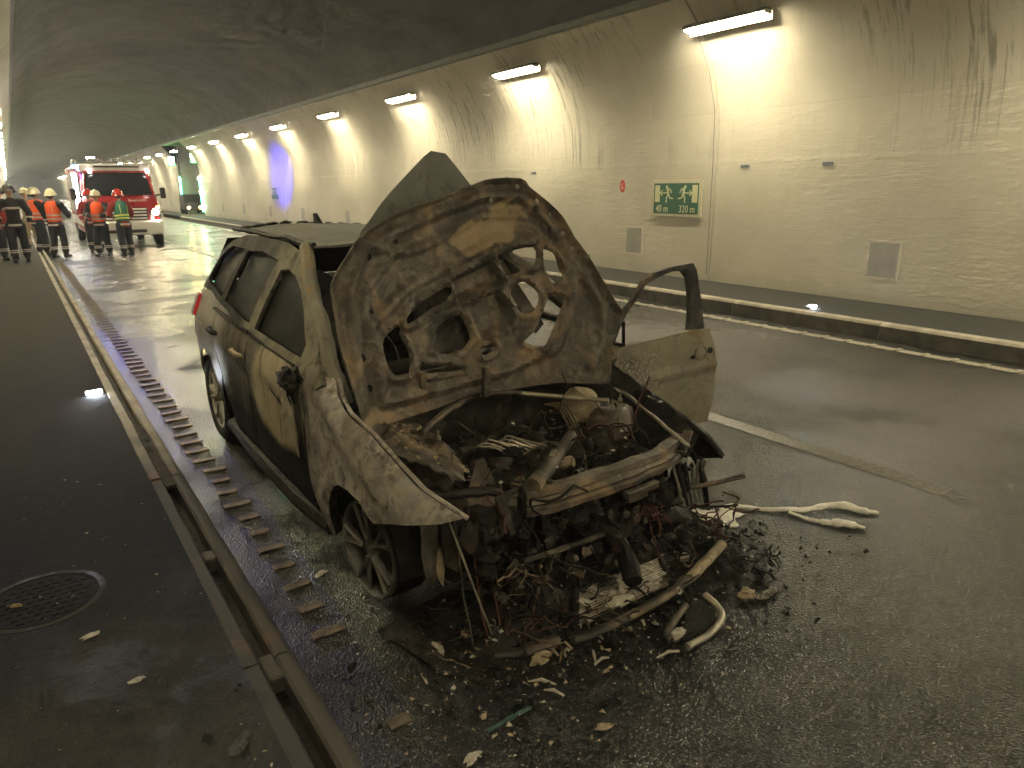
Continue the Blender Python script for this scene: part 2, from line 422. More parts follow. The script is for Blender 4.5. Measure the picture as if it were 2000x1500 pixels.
def mk_fender():
    t = NT('burnt_fender_metal'); a = t.noise(3.2, 8, .66, dist=.8); b = t.noise(13, 8, .7, dist=.5); d = t.noise(60, 5, .7)
    c = t.mix(t.ramp(a, (.32, 0), (.68, 1)), (.19, .18, .185), (.40, .38, .37))
    c = t.mix(t.ramp(t.noise(7, 8, .72, vec=t.co(off=(3, 1, 5)), dist=1.6), (.47, 0), (.56, .75)), c, (.44, .40, .33))
    c = t.mix(t.ramp(b, (.50, 0), (.64, .85)), c, (.075, .062, .055))
    c = t.mix(t.ramp(t.noise(2.3, 6, .6, vec=t.co(off=(9, 1, 2)), dist=1), (.54, 0), (.66, .7)), c, (.15, .10, .065))
    t.set(col=c, rough=t.ramp(b, (.3, .42), (.7, .7)), metal=.35, nrm=t.bump(t.math('ADD', b, t.math('MULTIPLY', d, .4)), .3, .008)); MAT['fender'] = t.m
def mk_side():
    """scorched metallic paint: still painted at the tail, ash patch on the front door, soot below"""
    t = NT('scorched_paint'); x, y, z = t.sep()       # object space: origin (1.92, 4.05, 0)
    wob = t.math('MULTIPLY', t.math('SUBTRACT', t.noise(3.4, 7, .65, dist=.8), .5), .55)
    wob2 = t.math('MULTIPLY', t.math('SUBTRACT', t.noise(6.5, 7, .65, vec=t.co(off=(4, 2, 1))), .5), .35)
    paint = t.mix(t.ramp(t.noise(5, 6), (.3, 0), (.7, 1)), (.25, .24, .215), (.36, .35, .32))
    # ash-coloured bare patch over the front door
    u = t.math('DIVIDE', t.math('ADD', y, .30), .46); v = t.math('DIVIDE', t.math('SUBTRACT', z, .76), .30)
    dd = t.math('ADD', t.math('SQRT', t.math('ADD', t.math('MULTIPLY', u, u), t.math('MULTIPLY', v, v))), wob)
    ash = t.ramp(dd, (.80, 1), (1.06, 0))
    ashc = t.mix(t.ramp(t.noise(11, 7, .7), (.3, 0), (.7, 1)), (.27, .23, .155), (.37, .32, .225))
    # grey scorch above
    mid = t.mix(t.ramp(t.noise(7, 8, .7, dist=1), (.35, 0), (.65, 1)), (.05, .045, .036), (.14, .125, .095))
    burn = t.ramp(t.math('SUBTRACT', t.math('SUBTRACT', 1.05, y), wob), (.0, 0), (.35, 1))
    c = t.mix(burn, paint, mid)
    soot = t.ramp(t.math('ADD', t.math('ADD', z, wob), wob2), (.50, 1), (.74, 0))
    soot = t.math('MULTIPLY', soot, t.ramp(t.math('SUBTRACT', t.math('SUBTRACT', 1.55, y), wob2), (.0, 0), (.4, 1)))
    c = t.mix(soot, c, (.010, .010, .011))
    c = t.mix(ash, c, ashc)
    c = t.mix(t.ramp(t.noise(30, 7, .75), (.62, 0), (.74, .35)), c, (.24, .22, .17))
    c = t.mix(t.math('MULTIPLY', t.ramp(t.noise(5, 6, .7, vec=t.co((1, 5, .5), (2, 1, 0))), (.52, 0), (.62, .55)), burn), c, (.035, .030, .024))
    c = t.mix(t.math('MULTIPLY', t.ramp(t.vor(42), (.10, .8), (.22, 0)), t.math('MULTIPLY', burn, t.ramp(t.noise(4, 4), (.50, 0), (.60, 1)))), c, (.30, .26, .18))
    met = t.mix(burn, (.55, .55, .55), (.1, .1, .1))
    r = t.mix(burn, (.30, .30, .30), (.66, .66, .66))
    t.set(col=c, rough=r, metal=met, spec=.15, nrm=t.bump(t.noise(24, 7, .7), .18, .006)); MAT['side'] = t.m
def mk_glass():
    t = NT('sooted_glass'); a = t.noise(4, 7, .65, dist=1.0); b = t.noise(2, 5, .6, vec=t.co((1, .4, 1.5)))
    c = t.mix(t.ramp(a, (.45, 0), (.7, 1)), (.004, .0045, .004), (.018, .018, .014))
    t.set(col=c, rough=t.ramp(b, (.35, .28), (.65, .6)), spec=.12); MAT['sootglass'] = t.m
def mk_char():
    t = NT('charred_black'); a = t.noise(8, 8, .7, dist=.8); b = t.noise(40, 6, .7)
    c = t.mix(t.ramp(a, (.35, 0), (.72, 1)), (.005, .005, .005), (.024, .021, .018))
    c = t.mix(t.ramp(t.noise(17, 8, .75), (.60, 0), (.70, .7)), c, (.075, .063, .048))
    t.set(col=c, rough=t.ramp(b, (.3, .30), (.7, .8)), spec=.22, nrm=t.bump(t.math('ADD', a, t.math('MULTIPLY', b, .5)), .7, .012)); MAT['char'] = t.m

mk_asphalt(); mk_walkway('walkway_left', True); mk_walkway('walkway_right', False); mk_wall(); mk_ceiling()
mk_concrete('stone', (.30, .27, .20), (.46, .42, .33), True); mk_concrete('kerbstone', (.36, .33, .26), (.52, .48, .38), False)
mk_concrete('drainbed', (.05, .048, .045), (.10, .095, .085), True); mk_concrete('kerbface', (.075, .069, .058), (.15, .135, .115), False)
mk_paint('linepaint', (.62, .58, .46), .45); mk_paint('ribpaint', (.36, .27, .18), .5, True); mk_paint('dashpaint', (.17, .155, .115), .9)
mk_rust('rust_hood', 1, .24, .46, .62, .2, (.10, 1.64, .24, .10)); mk_rust('rust_beam', 4, .16, .50, .55, .3); mk_rust('rust_pipe', 6, .42, .32, .45, .3); mk_rust('rust_dark', 9, .75, .4, .4, .2)
mk_ash('skin', (.105, .108, .095), (.165, .168, .145), 9, .25); mk_ash('doorash', (.17, .155, .115), (.30, .275, .205), 2); mk_ash('pillar_ash', (.085, .082, .062), (.20, .188, .14), 5, .92)
mk_fender(); mk_surround(); mk_side(); mk_glass(); mk_char()
simple('alu', (.34, .31, .25), .42, .75, .35, 14, .25, 60); simple('rimgrey', (.30, .28, .24), .5, .45, .5, 12, .15, 70)
simple('shaded_burnt_rim', (.11, .105, .098), .5, .3, .97, 4, .3, 60); simple('ashwhite', (.38, .355, .30), .8, 0, .3, 30, .4, 90); simple('ashtan', (.27, .215, .14), .8, 0, .5, 25, .4, 80)
simple('wirered', (.085, .026, .02), .7, .2, .5, 30); simple('wiretan', (.12, .085, .048), .7, .2, .5, 30)
simple('foamwhite', (.74, .71, .62), .55, 0, .25, 18, .6, 45); simple('tyre', (.012, .012, .012), .75, 0, .3, 20, .3, 60)
simple('lamphouse', (.22, .22, .20), .5, .4, .2, 6); simple('reflector', (.75, .72, .55), .3, .2, .1, 6)
simple('hatch', (.34, .325, .285), .55, .3, .12, 5, .1, 20); simple('plate', (.16, .17, .19), .5, .4, .2, 10); simple('cable', (.06, .06, .055), .6, 0, .3, 10)
simple('joint', (.20, .185, .15), .85, 0, .3, 9, .3, 30); simple('redpaint', (.55, .06, .03), .6, 0, .25, 20)
simple('signgreen', (.028, .115, .075), .4, 0, .12, 12); simple('signcream', (.62, .60, .36), .45, 0, .08, 12); simple('signframe', (.55, .52, .36), .5, .1, .12, 10)
simple('iron', (.010, .0105, .012), .6, .1, .4, 20, .4, 50); simple('teal', (.035, .075, .07), .4, 0, .2, 20)
simple('truckred', (.30, .016, .022), .30, 0, .1, 3, 0, 40, .5); simple('truckwhite', (.66, .64, .58), .35, 0, .1, 3); simple('blackplastic', (.02, .02, .021), .5, 0, .2, 10)
simple('vanglass', (.02, .024, .028), .08, 0, .1, 3); simple('chrome', (.6, .6, .58), .25, .9, .1, 5); simple('truckgrey', (.30, .29, .27), .45, .3, .15, 6)
simple('navy', (.016, .019, .028), .85, 0, .35, 30, .5, 60); simple('darkjacket', (.022, .020, .024), .85, 0, .35, 30, .5, 60); simple('redjacket', (.26, .022, .022), .8, 0, .3, 25, .5, 60)
simple('vestorange', (.85, .105, .02), .6, 0, .15, 25, .4, 50); simple('vestgreen', (.02, .13, .085), .6, 0, .2, 25, .4, 50); simple('bandyellow', (.62, .66, .16), .4, 0, .1, 30)
simple('bandsilver', (.50, .44, .40), .35, .3, .15, 30); simple('beige', (.34, .28, .18), .8, 0, .25, 25, .4, 60); simple('helmetcream', (.60, .56, .36), .3, 0, .1, 10, 0, 40, .5)
simple('helmetred', (.50, .022, .015), .25, 0, .1, 10, 0, 40, .6); simple('helmetdark', (.03, .03, .035), .35, 0, .2, 10); simple('skin_tone', (.42, .25, .17), .6, 0, .12, 20); simple('boot', (.012, .012, .013), .5, 0, .2, 20)
simple('seatfoam', (.03, .028, .026), .9, 0, .5, 14, .7, 30); simple('taillight', (.50, .02, .03), .15, 0, .1, 4)
simple('soil', (.035, .03, .024), .9, 0, .5, 14, .7, 40); simple('leaf', (.22, .15, .06), .7, 0, .3, 30)
emit('tube', (1.0, .89, .63), LAMP_L); emit('tube_far', (1.0, .92, .70), LAMP_L); emit('tube_dim', (1.0, .86, .56), LAMP_L*.36); emit('tubeoff', (.2, .2, .2), 0.0)
emit('led', (.82, .90, 1.0), 60); emit('worklight', (.86, .93, 1.0), 30); emit('headlight', (1.0, .82, .50), 140); emit('markerlight', (.95, .9, .8), 12)
emit('blinker', (1.0, .42, .03), 9); emit('blue', (.05, .16, 1.0), 40); emit('greenglow', (.08, 1.0, .18), 10); emit('greenstrip', (.05, 1.0, .40), 14); emit('signglow', (.45, 1.0, .35), 14)
emit('portal', (1.0, .93, .72), 60); emit('carlamp', (1.0, .66, .18), 60); emit('rearglow', (1.0, .05, .08), .5); emit('tubefarstrip', (1.0, .93, .75), 30)
for k_ in ('led', 'headlight', 'markerlight', 'blinker', 'blue', 'greenglow', 'greenstrip', 'signglow', 'carlamp', 'rearglow'): MAT[k_].cycles.emission_sampling = 'NONE'
MAT['iron'].node_tree.nodes['Principled BSDF'].inputs['Specular IOR Level'].default_value = .08
# ------------------------------------------------------------------ tunnel
Y0, Y1 = -34.0, 262.0
XL, XR = -0.50, 9.85
PROF = [(0, 0.0), (0, .7), (0, 1.4), (0, 2.0), (0, 2.12), (.0, 2.165), (.003, 2.19), (-.002, 2.22), (-.002, 2.25), (-.001, 2.32), (.0, 2.5), (.03, 2.9), (.10, 3.25), (.22, 3.55), (.38, 3.85), (.56, 4.12), (.78, 4.36), (1.05, 4.60)]
CX = (XL+XR)/2
def ceil_prof():
    a = [(XR-1.05, 4.60)]; h = XR-1.05-CX
    for i in range(1, 24):
        t = pi*i/24; a.append((CX+h*cos(t), 4.60+1.75*sin(t)))
    a.append((XL+1.05, 4.60)); return a
def sweep(m, prof, ys, thick=None):
    n = len(prof)
    for y in ys: m.v += [(x, y, z) for x, z in prof]
    for j in range(len(ys)-1):
        for i in range(n-1):
            a = j*n+i; m.f.append((a, a+1, a+1+n, a+n))
# road, walkways
def strip(name, x0, x1, z, mat, kind='structure', y0=Y0, y1=Y1, nx=1, ny=1):
    m = MB(); m.add([(x0, y0, z), (x1, y0, z), (x1, y1, z), (x0, y1, z)], [(0, 1, 2, 3)])
    return m.build(name, mat, kind=kind)
road = strip('road', .60, 8.45, 0.0, 'asphalt')
ground = strip('ground', -3.0, 12.5, -0.12, 'joint')
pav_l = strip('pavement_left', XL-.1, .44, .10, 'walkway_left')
pav_r = strip('pavement_right', 8.54, XR+.1, .205, 'walkway_right')
m = MB(); sweep(m, ceil_prof(), [Y0+i*(Y1-Y0)/60 for i in range(61)])
m.build('ceiling', 'ceiling', flat=False, kind='structure')
# end closures far away and behind
m = MB(); m.box((CX, Y1+.2, 3), (12, .2, 8)); m.build('tunnel_end_wall', 'ceiling', kind='structure')
m = MB(); m.box((CX, Y0-.2, 3), (12, .2, 8)); m.build('tunnel_back_wall', 'ceiling', kind='structure')

# walls: cast blocks with open joints, backed by the lining
NICHE = (47.7, 53.9)
def wall(name, right):
    sg = -1 if right else 1; X = XR if right else XL
    P = lambda o=0.0: [(X+sg*(a-o), z) for a, z in PROF]
    root = empty(name, (X, 8.17, 0), 'cream painted rippled concrete wall under the lit lamp row, behind the escape sign' if right else 'left concrete tunnel wall seen as a sliver beside the walkway', 'wall')
    m = MB(); 
    if right: 
        sweep(m, P(.06), [Y0, NICHE[0]]); 
        k = MB(); sweep(k, P(.06), [NICHE[1], Y1]); m.add(k.v, k.f)
    else: sweep(m, P(.06), [Y0, Y1])
    m.build('joint_backing', 'joint', root)
    y = 8.17-11.58*4
    while y < Y1:
        a, b = max(y, Y0), min(y+11.58, Y1); y += 11.58
        if b <= a: continue
        spans = [(a, b)]
        if right:
            spans = []
            if a < NICHE[0]: spans.append((a, min(b, NICHE[0])))
            if b > NICHE[1]: spans.append((max(a, NICHE[1]), b))
        for a2, b2 in spans:
            if b2-a2 < .1: continue
            m = MB(); a3, b3 = a2+.011, b2-.011; n = len(PROF)
            near = b3 > 0 and a3 < 45
            ys = [a3+(b3-a3)*i/(24 if near else 2) for i in range((24 if near else 2)+1)]
            sweep(m, P(), ys)
            for yy in (a3, b3):       # returns into the joint
                o = len(m.v); pr = P(); pb = P(.06)
                m.v += [(x, yy, z) for x, z in pr]+[(x, yy, z) for x, z in pb]
                m.f += [(o+i, o+i+1, o+n+i+1, o+n+i) for i in range(n-1)]
            if near and right: m.v = [(x+.012*noise.noise(Vector((y2*.5, z*.9, 3))), y2, z) for x, y2, z in m.v]
            m.build('wall_block', 'wall', root, flat=False)
    return root
wall_r = wall('tunnel_wall', True); wall_l = wall('tunnel_wall', False)

# fittings of the right wall
def wall_rect(y, z, w, h, d, name, mat, par, dx=0.0, bev=.004):
    m = MB(); m.box((XR-d/2+dx, y, z), (d, w, h), bev=bev); return m.build(name, mat, par)
hs = [5.16, 10.05, 14.7, 19.6, 24.5, 29.3, 33.8, 38.4, 42.8, 0.4, 58.5, 63, 68]
for i, y in enumerate(hs):
    w = .40; h = .47
    f = MB(); z = .80
    # rough mortar surround, the cover lies a little back in it
    o = [(y-w/2-.03, z-h/2-.035), (y+w/2+.03, z-h/2-.03), (y+w/2+.025, z+h/2+.03), (y-w/2-.03, z+h/2+.025)]
    inn = [(y-w/2, z-h/2), (y+w/2, z-h/2), (y+w/2, z+h/2), (y-w/2, z+h/2)]
    f.panel(o, [inn], .05, lambda a, b: (XR-.006-.014*abs(nz((a*9, b*9, 1))), a, b), .03, flip=False)
    fr = f.build('hatch_surround', 'wall', wall_r)
    c = MB(); c.box((XR-.004, y, z), (.012, w, h)); cov = c.build('hatch_cover', 'hatch', wall_r)
for y in (7.58, 6.14, 13.32, 4.7, 9.1):
    if y in (4.7, 9.1): continue
    wall_rect(y, 2.11, .16, .055, .03, 'junction_plate', 'plate', wall_r, bev=.006)
m = MB(); m.lathe([(0.001, .0), (.055, .0), (.06, .012), (.05, .03), (.03, .035), (.001, .035)], 16, Matrix.Translation((XR, 11.38, .41)) @ Matrix.Rotation(-pi/2, 4, 'Y')); m.build('drain_plug', 'hatch', wall_r, flat=False)
# red survey mark sprayed on the wall
m = MB(); m.lathe([(.035, .003), (.06, .004), (.075, .002)], 18, Matrix.Translation((XR-.012, 10.41, 1.81)) @ Matrix.Rotation(-pi/2, 4, 'Y') @ Matrix.Scale(1.6, 4, (1, 0, 0)))
m.lathe([(.001, .003), (.03, .003)], 10, Matrix.Translation((XR-.012, 10.40, 1.82)) @ Matrix.Rotation(-pi/2, 4, 'Y')); m.build('survey_mark', 'redpaint', wall_r)
# thin cable on the joint, conduit at the ledge
m = MB(); m.tube([(XR-.02, 8.22, .3), (XR-.03, 8.22, 2.15), (XR-.04, 8.22, 2.4), (XR-.07, 8.22, 3.0), (XR-.27, 8.22, 3.6), (XR-.6, 8.22, 4.1)], .007, 6); m.build('cable', 'joint', wall_r)

# cable trays above the lamps
def tray(name, x, label):
    r = empty(name, (x, 8, 4.5), label, 'cable tray')
    m = MB(); m.box((x, (Y0+Y1)/2, 4.56), (.26, Y1-Y0, .02)); m.box((x-.13, (Y0+Y1)/2, 4.60), (.012, Y1-Y0, .10)); m.box((x+.13, (Y0+Y1)/2, 4.60), (.012, Y1-Y0, .10)); m.build('tray', 'lamphouse', r)
    for q in (-.08, -.03, .05):
        m = MB(); m.tube([(x+q, Y0, 4.59), (x+q, Y1, 4.59)], .018, 6); m.build('cable', 'cable', r)
    for i in range(26):
        m = MB(); m.box((x, -6+i*4.0, 4.67), (.03, .04, .2)); m.build('hanger', 'lamphouse', r)
tray('cable_tray', XR-1.02, 'dark cable tray above the lit lamp row on the right wall'); tray('cable_tray', .42, 'dark cable tray running above the left wall')

# lamps
def make_lamp(name, on, off='tubeoff'):
    r = empty(name, (0, 0, 0))
    m = MB(); m.box((0, 0, .055), (.19, 1.46, .035), bev=.010); m.build('housing', 'lamphouse', r)
    for s in (-1, 1):
        m = MB(); m.box((s*.095, 0, .035 if s < 0 else -.005), (.008, 1.48, .05 if s < 0 else .13)); m.build('side_lip', 'reflector' if s > 0 else 'lamphouse', r)
        pts = [(-.085, .04)]; 
        m = MB(); m.box((0, s*.735, .015), (.16, .025, .055), bev=.006); m.build('end_cap', 'reflector', r)
    for s in (-1, 1):
        m = MB(); a_, b_ = s*.05, s*.70; m.add([(x_, y_, z_) for y_ in (a_, b_) for x_, z_ in ((-.046, .03), (-.03, -.034), (.03, -.034), (.046, .03))], [(0, 1, 5, 4), (1, 2, 6, 5), (2, 3, 7, 6), (0, 1, 2, 3), (4, 5, 6, 7)]); m.build('tube', 'tube' if on else off, r)
    m = MB(); m.box((0, 0, .034), (.166, 1.44, .006)); m.build('reflector', 'reflector', r)
    m = MB(); m.box((.09, 0, .20), (.03, .04, .24)); m.build('bracket', 'lamphouse', r)
    return r
def far_lamp(name, on):
    r = empty(name, (0, 0, 0))
    m = MB(); m.box((0, 0, .07), (.20, 1.50, .06)); m.build('housing', 'lamphouse', r)
    m = MB(); m.add([(x_, y_, z_) for y_ in (-.68, .68) for x_, z_ in ((-.05, .035), (-.05, -.035), (.05, -.035), (.05, .035))], [(0, 1, 5, 4), (1, 2, 6, 5), (2, 3, 7, 6), (0, 1, 2, 3)]); m.build('tube', 'tube_far' if on else 'tubeoff', r)
    return r
ordw = ['first', 'second', 'third', 'fourth', 'fifth', 'sixth', 'seventh', 'eighth', 'ninth', 'tenth', 'eleventh', 'twelfth']
proto = make_lamp('tunnel_lamp', True); protof = far_lamp('tunnel_lamp', True); protoo = make_lamp('tunnel_lamp', False, 'tube_dim')
LS0, LDS = 7.563, 5.418
usedp = {0: 0, 1: 0, 2: 0}
def put_lamp(p, key, loc, label, group):
    o = p if not usedp[key] else copy_tree(p)
    usedp[key] = 1; o.location = loc; o.rotation_euler[2] = pi if loc[0] < 4 else 0; tag(o, label, 'lamp', group)
for k in range(-4, 32):
    y = LS0+LDS*k
    if 0 <= k < 12:
        lab = 'largest brightest twin-tube lamp at the top of the right wall' if k == 0 else '%s lit twin-tube lamp along the right wall, counted from the nearest' % ordw[k]
    elif k < 0: lab = 'lit tunnel lamp on the right wall outside the picture'
    else: lab = 'tiny lit lamp far down the right wall row'
    if k < 12: put_lamp(proto, 0, (9.10, y, 4.13), lab, 'lit lamps along the right wall')
    else: put_lamp(protof, 1, (9.10, y, 4.13), lab, 'lit lamps along the right wall')
for k in range(-6, 32):
    y = 5.0+5.6*k
    if y < 17: put_lamp(protoo, 2, (.13, y, 4.13), 'weaker lamp on the left wall outside the picture', 'weaker lamps on the left wall')  # unseen near lamps, output set low to keep walkway and car side dark
    elif y < 30: put_lamp(proto, 0, (.13, y, 4.13), 'lit lamp on the left wall outside the picture', 'lit lamps along the left wall')
    else: put_lamp(protof, 1, (.13, y, 4.13), 'small lit lamp in the receding left row at the picture edge', 'lit lamps along the left wall')

# right kerb
kr = empty('kerb', (8.45, 8, 0), 'low concrete kerb with pale top edge along the right walkway', 'kerb')
kst = MB(); L = 2.16
prof = [(8.405, -.02), (8.405, .175), (8.425, .200), (8.54, .207), (8.54, -.02)]
n = len(prof); kst.v = [(x, 0, z) for x, z in prof]+[(x, L, z) for x, z in prof]
kst.f = [tuple(range(n)), tuple(range(n, 2*n))[::-1]]+[(i, i+n, (i+1) % n+n, (i+1) % n) for i in range(n)]
kst.v = [(x-8.45, y-8, z) for x, y, z in kst.v]
def shared(name, mb, mat):
    me = bpy.data.meshes.new(name); me.from_pydata(mb.v, [], mb.f); me.materials.append(MAT[mat]); me.update(); return me
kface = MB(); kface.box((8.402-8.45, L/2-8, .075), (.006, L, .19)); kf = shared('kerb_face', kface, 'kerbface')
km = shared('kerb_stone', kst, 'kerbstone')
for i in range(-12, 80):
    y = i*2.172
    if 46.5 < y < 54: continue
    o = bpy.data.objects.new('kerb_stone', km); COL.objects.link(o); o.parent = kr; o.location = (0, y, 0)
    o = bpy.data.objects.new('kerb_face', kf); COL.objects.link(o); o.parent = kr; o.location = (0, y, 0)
# markings on the road
def sheet(name, x0, x1, y0, y1, mat, z=.004, par=road, n=1):
    m = MB(); m.add([(x0, y0, z), (x1, y0, z), (x1, y1, z), (x0, y1, z)], [(0, 1, 2, 3)]); return m.build(name, mat, par)
sheet('edge_line', 7.96, 8.10, Y0, Y1, 'linepaint')
rb = MB(); rb.box((0, 0, .008), (.135, .055, .012), bev=.005); rbm = shared('rumble_bar', rb, 'linepaint')
for i in range(70):
    o = bpy.data.objects.new('rumble_bar', rbm); COL.objects.link(o); o.parent = road; o.location = (8.03, 1.5+i*.30, .002)
for y in (-5.7, 3.3+.0, 12.4, 21.4, 30.4, 39.4, 48.4, 57.4, 66.4):
    if y == 3.3: sheet('lane_dash', 4.38, 4.54, 1.75, 4.4, 'dashpaint')
    else: sheet('lane_dash', 4.38, 4.53, y-2.6, y+3.4, 'linepaint')
rb = MB(); rb.box((0, 0, .0045), (.165, .055, .010), bev=.004); 
rbm2 = [shared('rumble_bar', MB().add(rb.v, rb.f).jitter(.003, 25, s), 'ribpaint') for s in range(5)]
for i in range(96):
    y = 1.30+i*.22
    if 1.2 < y < 2.6 and i % 3: continue
    o = bpy.data.objects.new('rumble_bar', rbm2[i % 5]); COL.objects.link(o); o.parent = road; o.location = (.84+random.uniform(-.012, .012), y, .002)
    o.rotation_euler[2] = random.uniform(-.05, .05); o.scale[0] = random.uniform(.45, 1.0) if y < 5 else random.uniform(.85, 1.05)
sheet('edge_line', .76, .92, 22.5, 200, 'dashpaint')
# slot drain: two rows of stones with a dark slot
dr = empty('slot_drain', (.54, 6.78, 0), 'double row of long kerb stones with a dark drain slot between', 'drain')
def stone(x0, x1, y0, y1, z1, round_right, name, mat):
    m = MB(); zb = -.05
    if round_right: prof = [(x0, zb), (x0, z1-.012), (x0+.012, z1), (x1-.045, z1), (x1-.02, z1-.012), (x1-.006, z1-.035), (x1, z1-.07), (x1+.004, zb)]
    else: prof = [(x0, zb), (x0, z1-.01), (x0+.01, z1), (x1-.008, z1), (x1, z1-.008), (x1, zb)]
    k = 10 if y1 < 16 else 1; n = len(prof)
    for j in range(k+1):
        y = y0+(y1-y0)*j/k
        m.v += [(x+.004*nz((x*9, y*5, z*9)) if 0 < j < k or 1 else x, y, z+.004*nz((x*7, y*4, 4)) if z > 0 else z) for x, z in prof]
    for j in range(k): m.f += [(j*n+i, j*n+(i+1) % n, (j+1)*n+(i+1) % n, (j+1)*n+i) for i in range(n)]
    m.f += [tuple(range(n))[::-1], tuple(range(k*n, k*n+n))]
    return m.build(name, mat, dr, flat=False)
for i in range(-4, 40):
    y = 6.78+2.165*i
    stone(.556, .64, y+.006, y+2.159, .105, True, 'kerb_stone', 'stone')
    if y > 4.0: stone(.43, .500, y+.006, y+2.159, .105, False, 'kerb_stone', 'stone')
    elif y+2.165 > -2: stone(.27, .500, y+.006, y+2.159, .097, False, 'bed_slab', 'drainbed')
m = MB(); m.box((.53, 40, .0), (.06, 90, .012)); m.build('slot_floor', 'char', dr)
for y, l in ((3.44, .10), (2.41, .16), (1.55, .12)):
    m = MB(); m.box((.529, y, .06), (.056, l, .07), bev=.006); m.jitter(.004, 20); m.build('slot_bridge', 'stone', dr)
m = MB(); m.panel([(.498, 4.42), (.558, 4.45), (.558, 5.75), (.52, 5.9), (.498, 5.5)], [], .03, lambda a, b: (a, b, .088+.012*nz((a*20, b*6, 0))), .02); m.build('silt_fill', 'soil', dr, flat=False)

# manhole cover in the left walkway
mh = empty('manhole_cover', (-.17, 3.45, .10), 'round cast iron manhole cover set in the dark left walkway', 'manhole')
m = MB(); m.lathe([(.001, .097), (.205, .097), (.215, .099), (.215, .06)], 40, Matrix.Translation((-.17, 3.45, .004))); m.build('cover_plate', 'iron', mh)
m = MB(); m.lathe([(.222, .060), (.222, .101), (.25, .100), (.255, .06)], 40, Matrix.Translation((-.17, 3.45, .002))); m.build('rim_ring', 'walkway_left', mh)
ridge = MB()
for i in range(-6, 7):
    for j in range(-6, 7):
        a, b = i*.042+(j % 2)*.021, j*.042
        if a*a+b*b < .036: ridge.box((-.17+a, 3.45+b, .102), (.026, .012, .004))
ridge.build('tread_pattern', 'iron', mh, kind='stuff')

# kerb marker lights
def marker(x, y, z, label):
    r = empty('marker_light', (x, y, z), label, 'marker light', 'white marker lights on the walkways')
    m = MB(); m.box((x, y, z+.012), (.15, .09, .030), bev=.006); m.build('casing', 'lamphouse', r)
    m = MB(); m.box((x, y-.020, z+.022), (.12, .055, .022)); m.build('lens', 'led', r)
marker(.34, 7.04, .10, 'bright white marker light on the dark left walkway'); marker(8.74, 5.48, .205, 'white marker light on the right walkway behind the open door')
marker(8.74, 30.5, .205, 'small white marker light on the far right walkway above the car roof')
m = MB(); m.box((8.47, 31.6, .24), (.16, 2.0, .07), bev=.01); m.build('kerb_cover', 'blackplastic', kr)

# ------------------------------------------------------------------ escape signs
def rects(m, L, y0, z0, w, h, d):   # L: boxes in sign units (0..1), seen from the road (u runs to -y)
    for u0, v0, u1, v1 in L: m.box((XR-d, y0-(u0+u1)/2*w, z0+(v0+v1)/2*h), (.004, abs(u1-u0)*w, abs(v1-v0)*h))
def stroke(m, pts, y0, z0, w, h, d, r):
    P = [(XR-d, y0-u*w, z0+v*h) for u, v in pts]
    for a, b in zip(P[:-1], P[1:]):
        dy, dz = b[1]-a[1], b[2]-a[2]; L = sqrt(dy*dy+dz*dz)
        m.box(((a[0]), (a[1]+b[1])/2, (a[2]+b[2])/2), (.004, L+r*.7, r), rotx(atan2(dz, dy)))
def text(body, size, loc, par, mat, rot=(pi/2, 0, -pi/2), align='CENTER', sx=1.0, name='lettering'):
    c = bpy.data.curves.new(name, 'FONT'); c.body = body; c.size = size; c.align_x = align; c.extrude = .0015; c.resolution_u = 3
    t_ = bpy.data.objects.new('tmp', c); COL.objects.link(t_); bpy.context.view_layer.update(); me = bpy.data.meshes.new_from_object(t_.evaluated_get(bpy.context.evaluated_depsgraph_get())); bpy.data.objects.remove(t_)
    me.materials.clear(); me.materials.append(MAT[mat]); o = bpy.data.objects.new(name, me); COL.objects.link(o); o.parent = par
    o.location = Vector(loc)-Vector(ROOT[par.name]); o.rotation_euler = rot; o.scale = (sx, 1, 1); return o
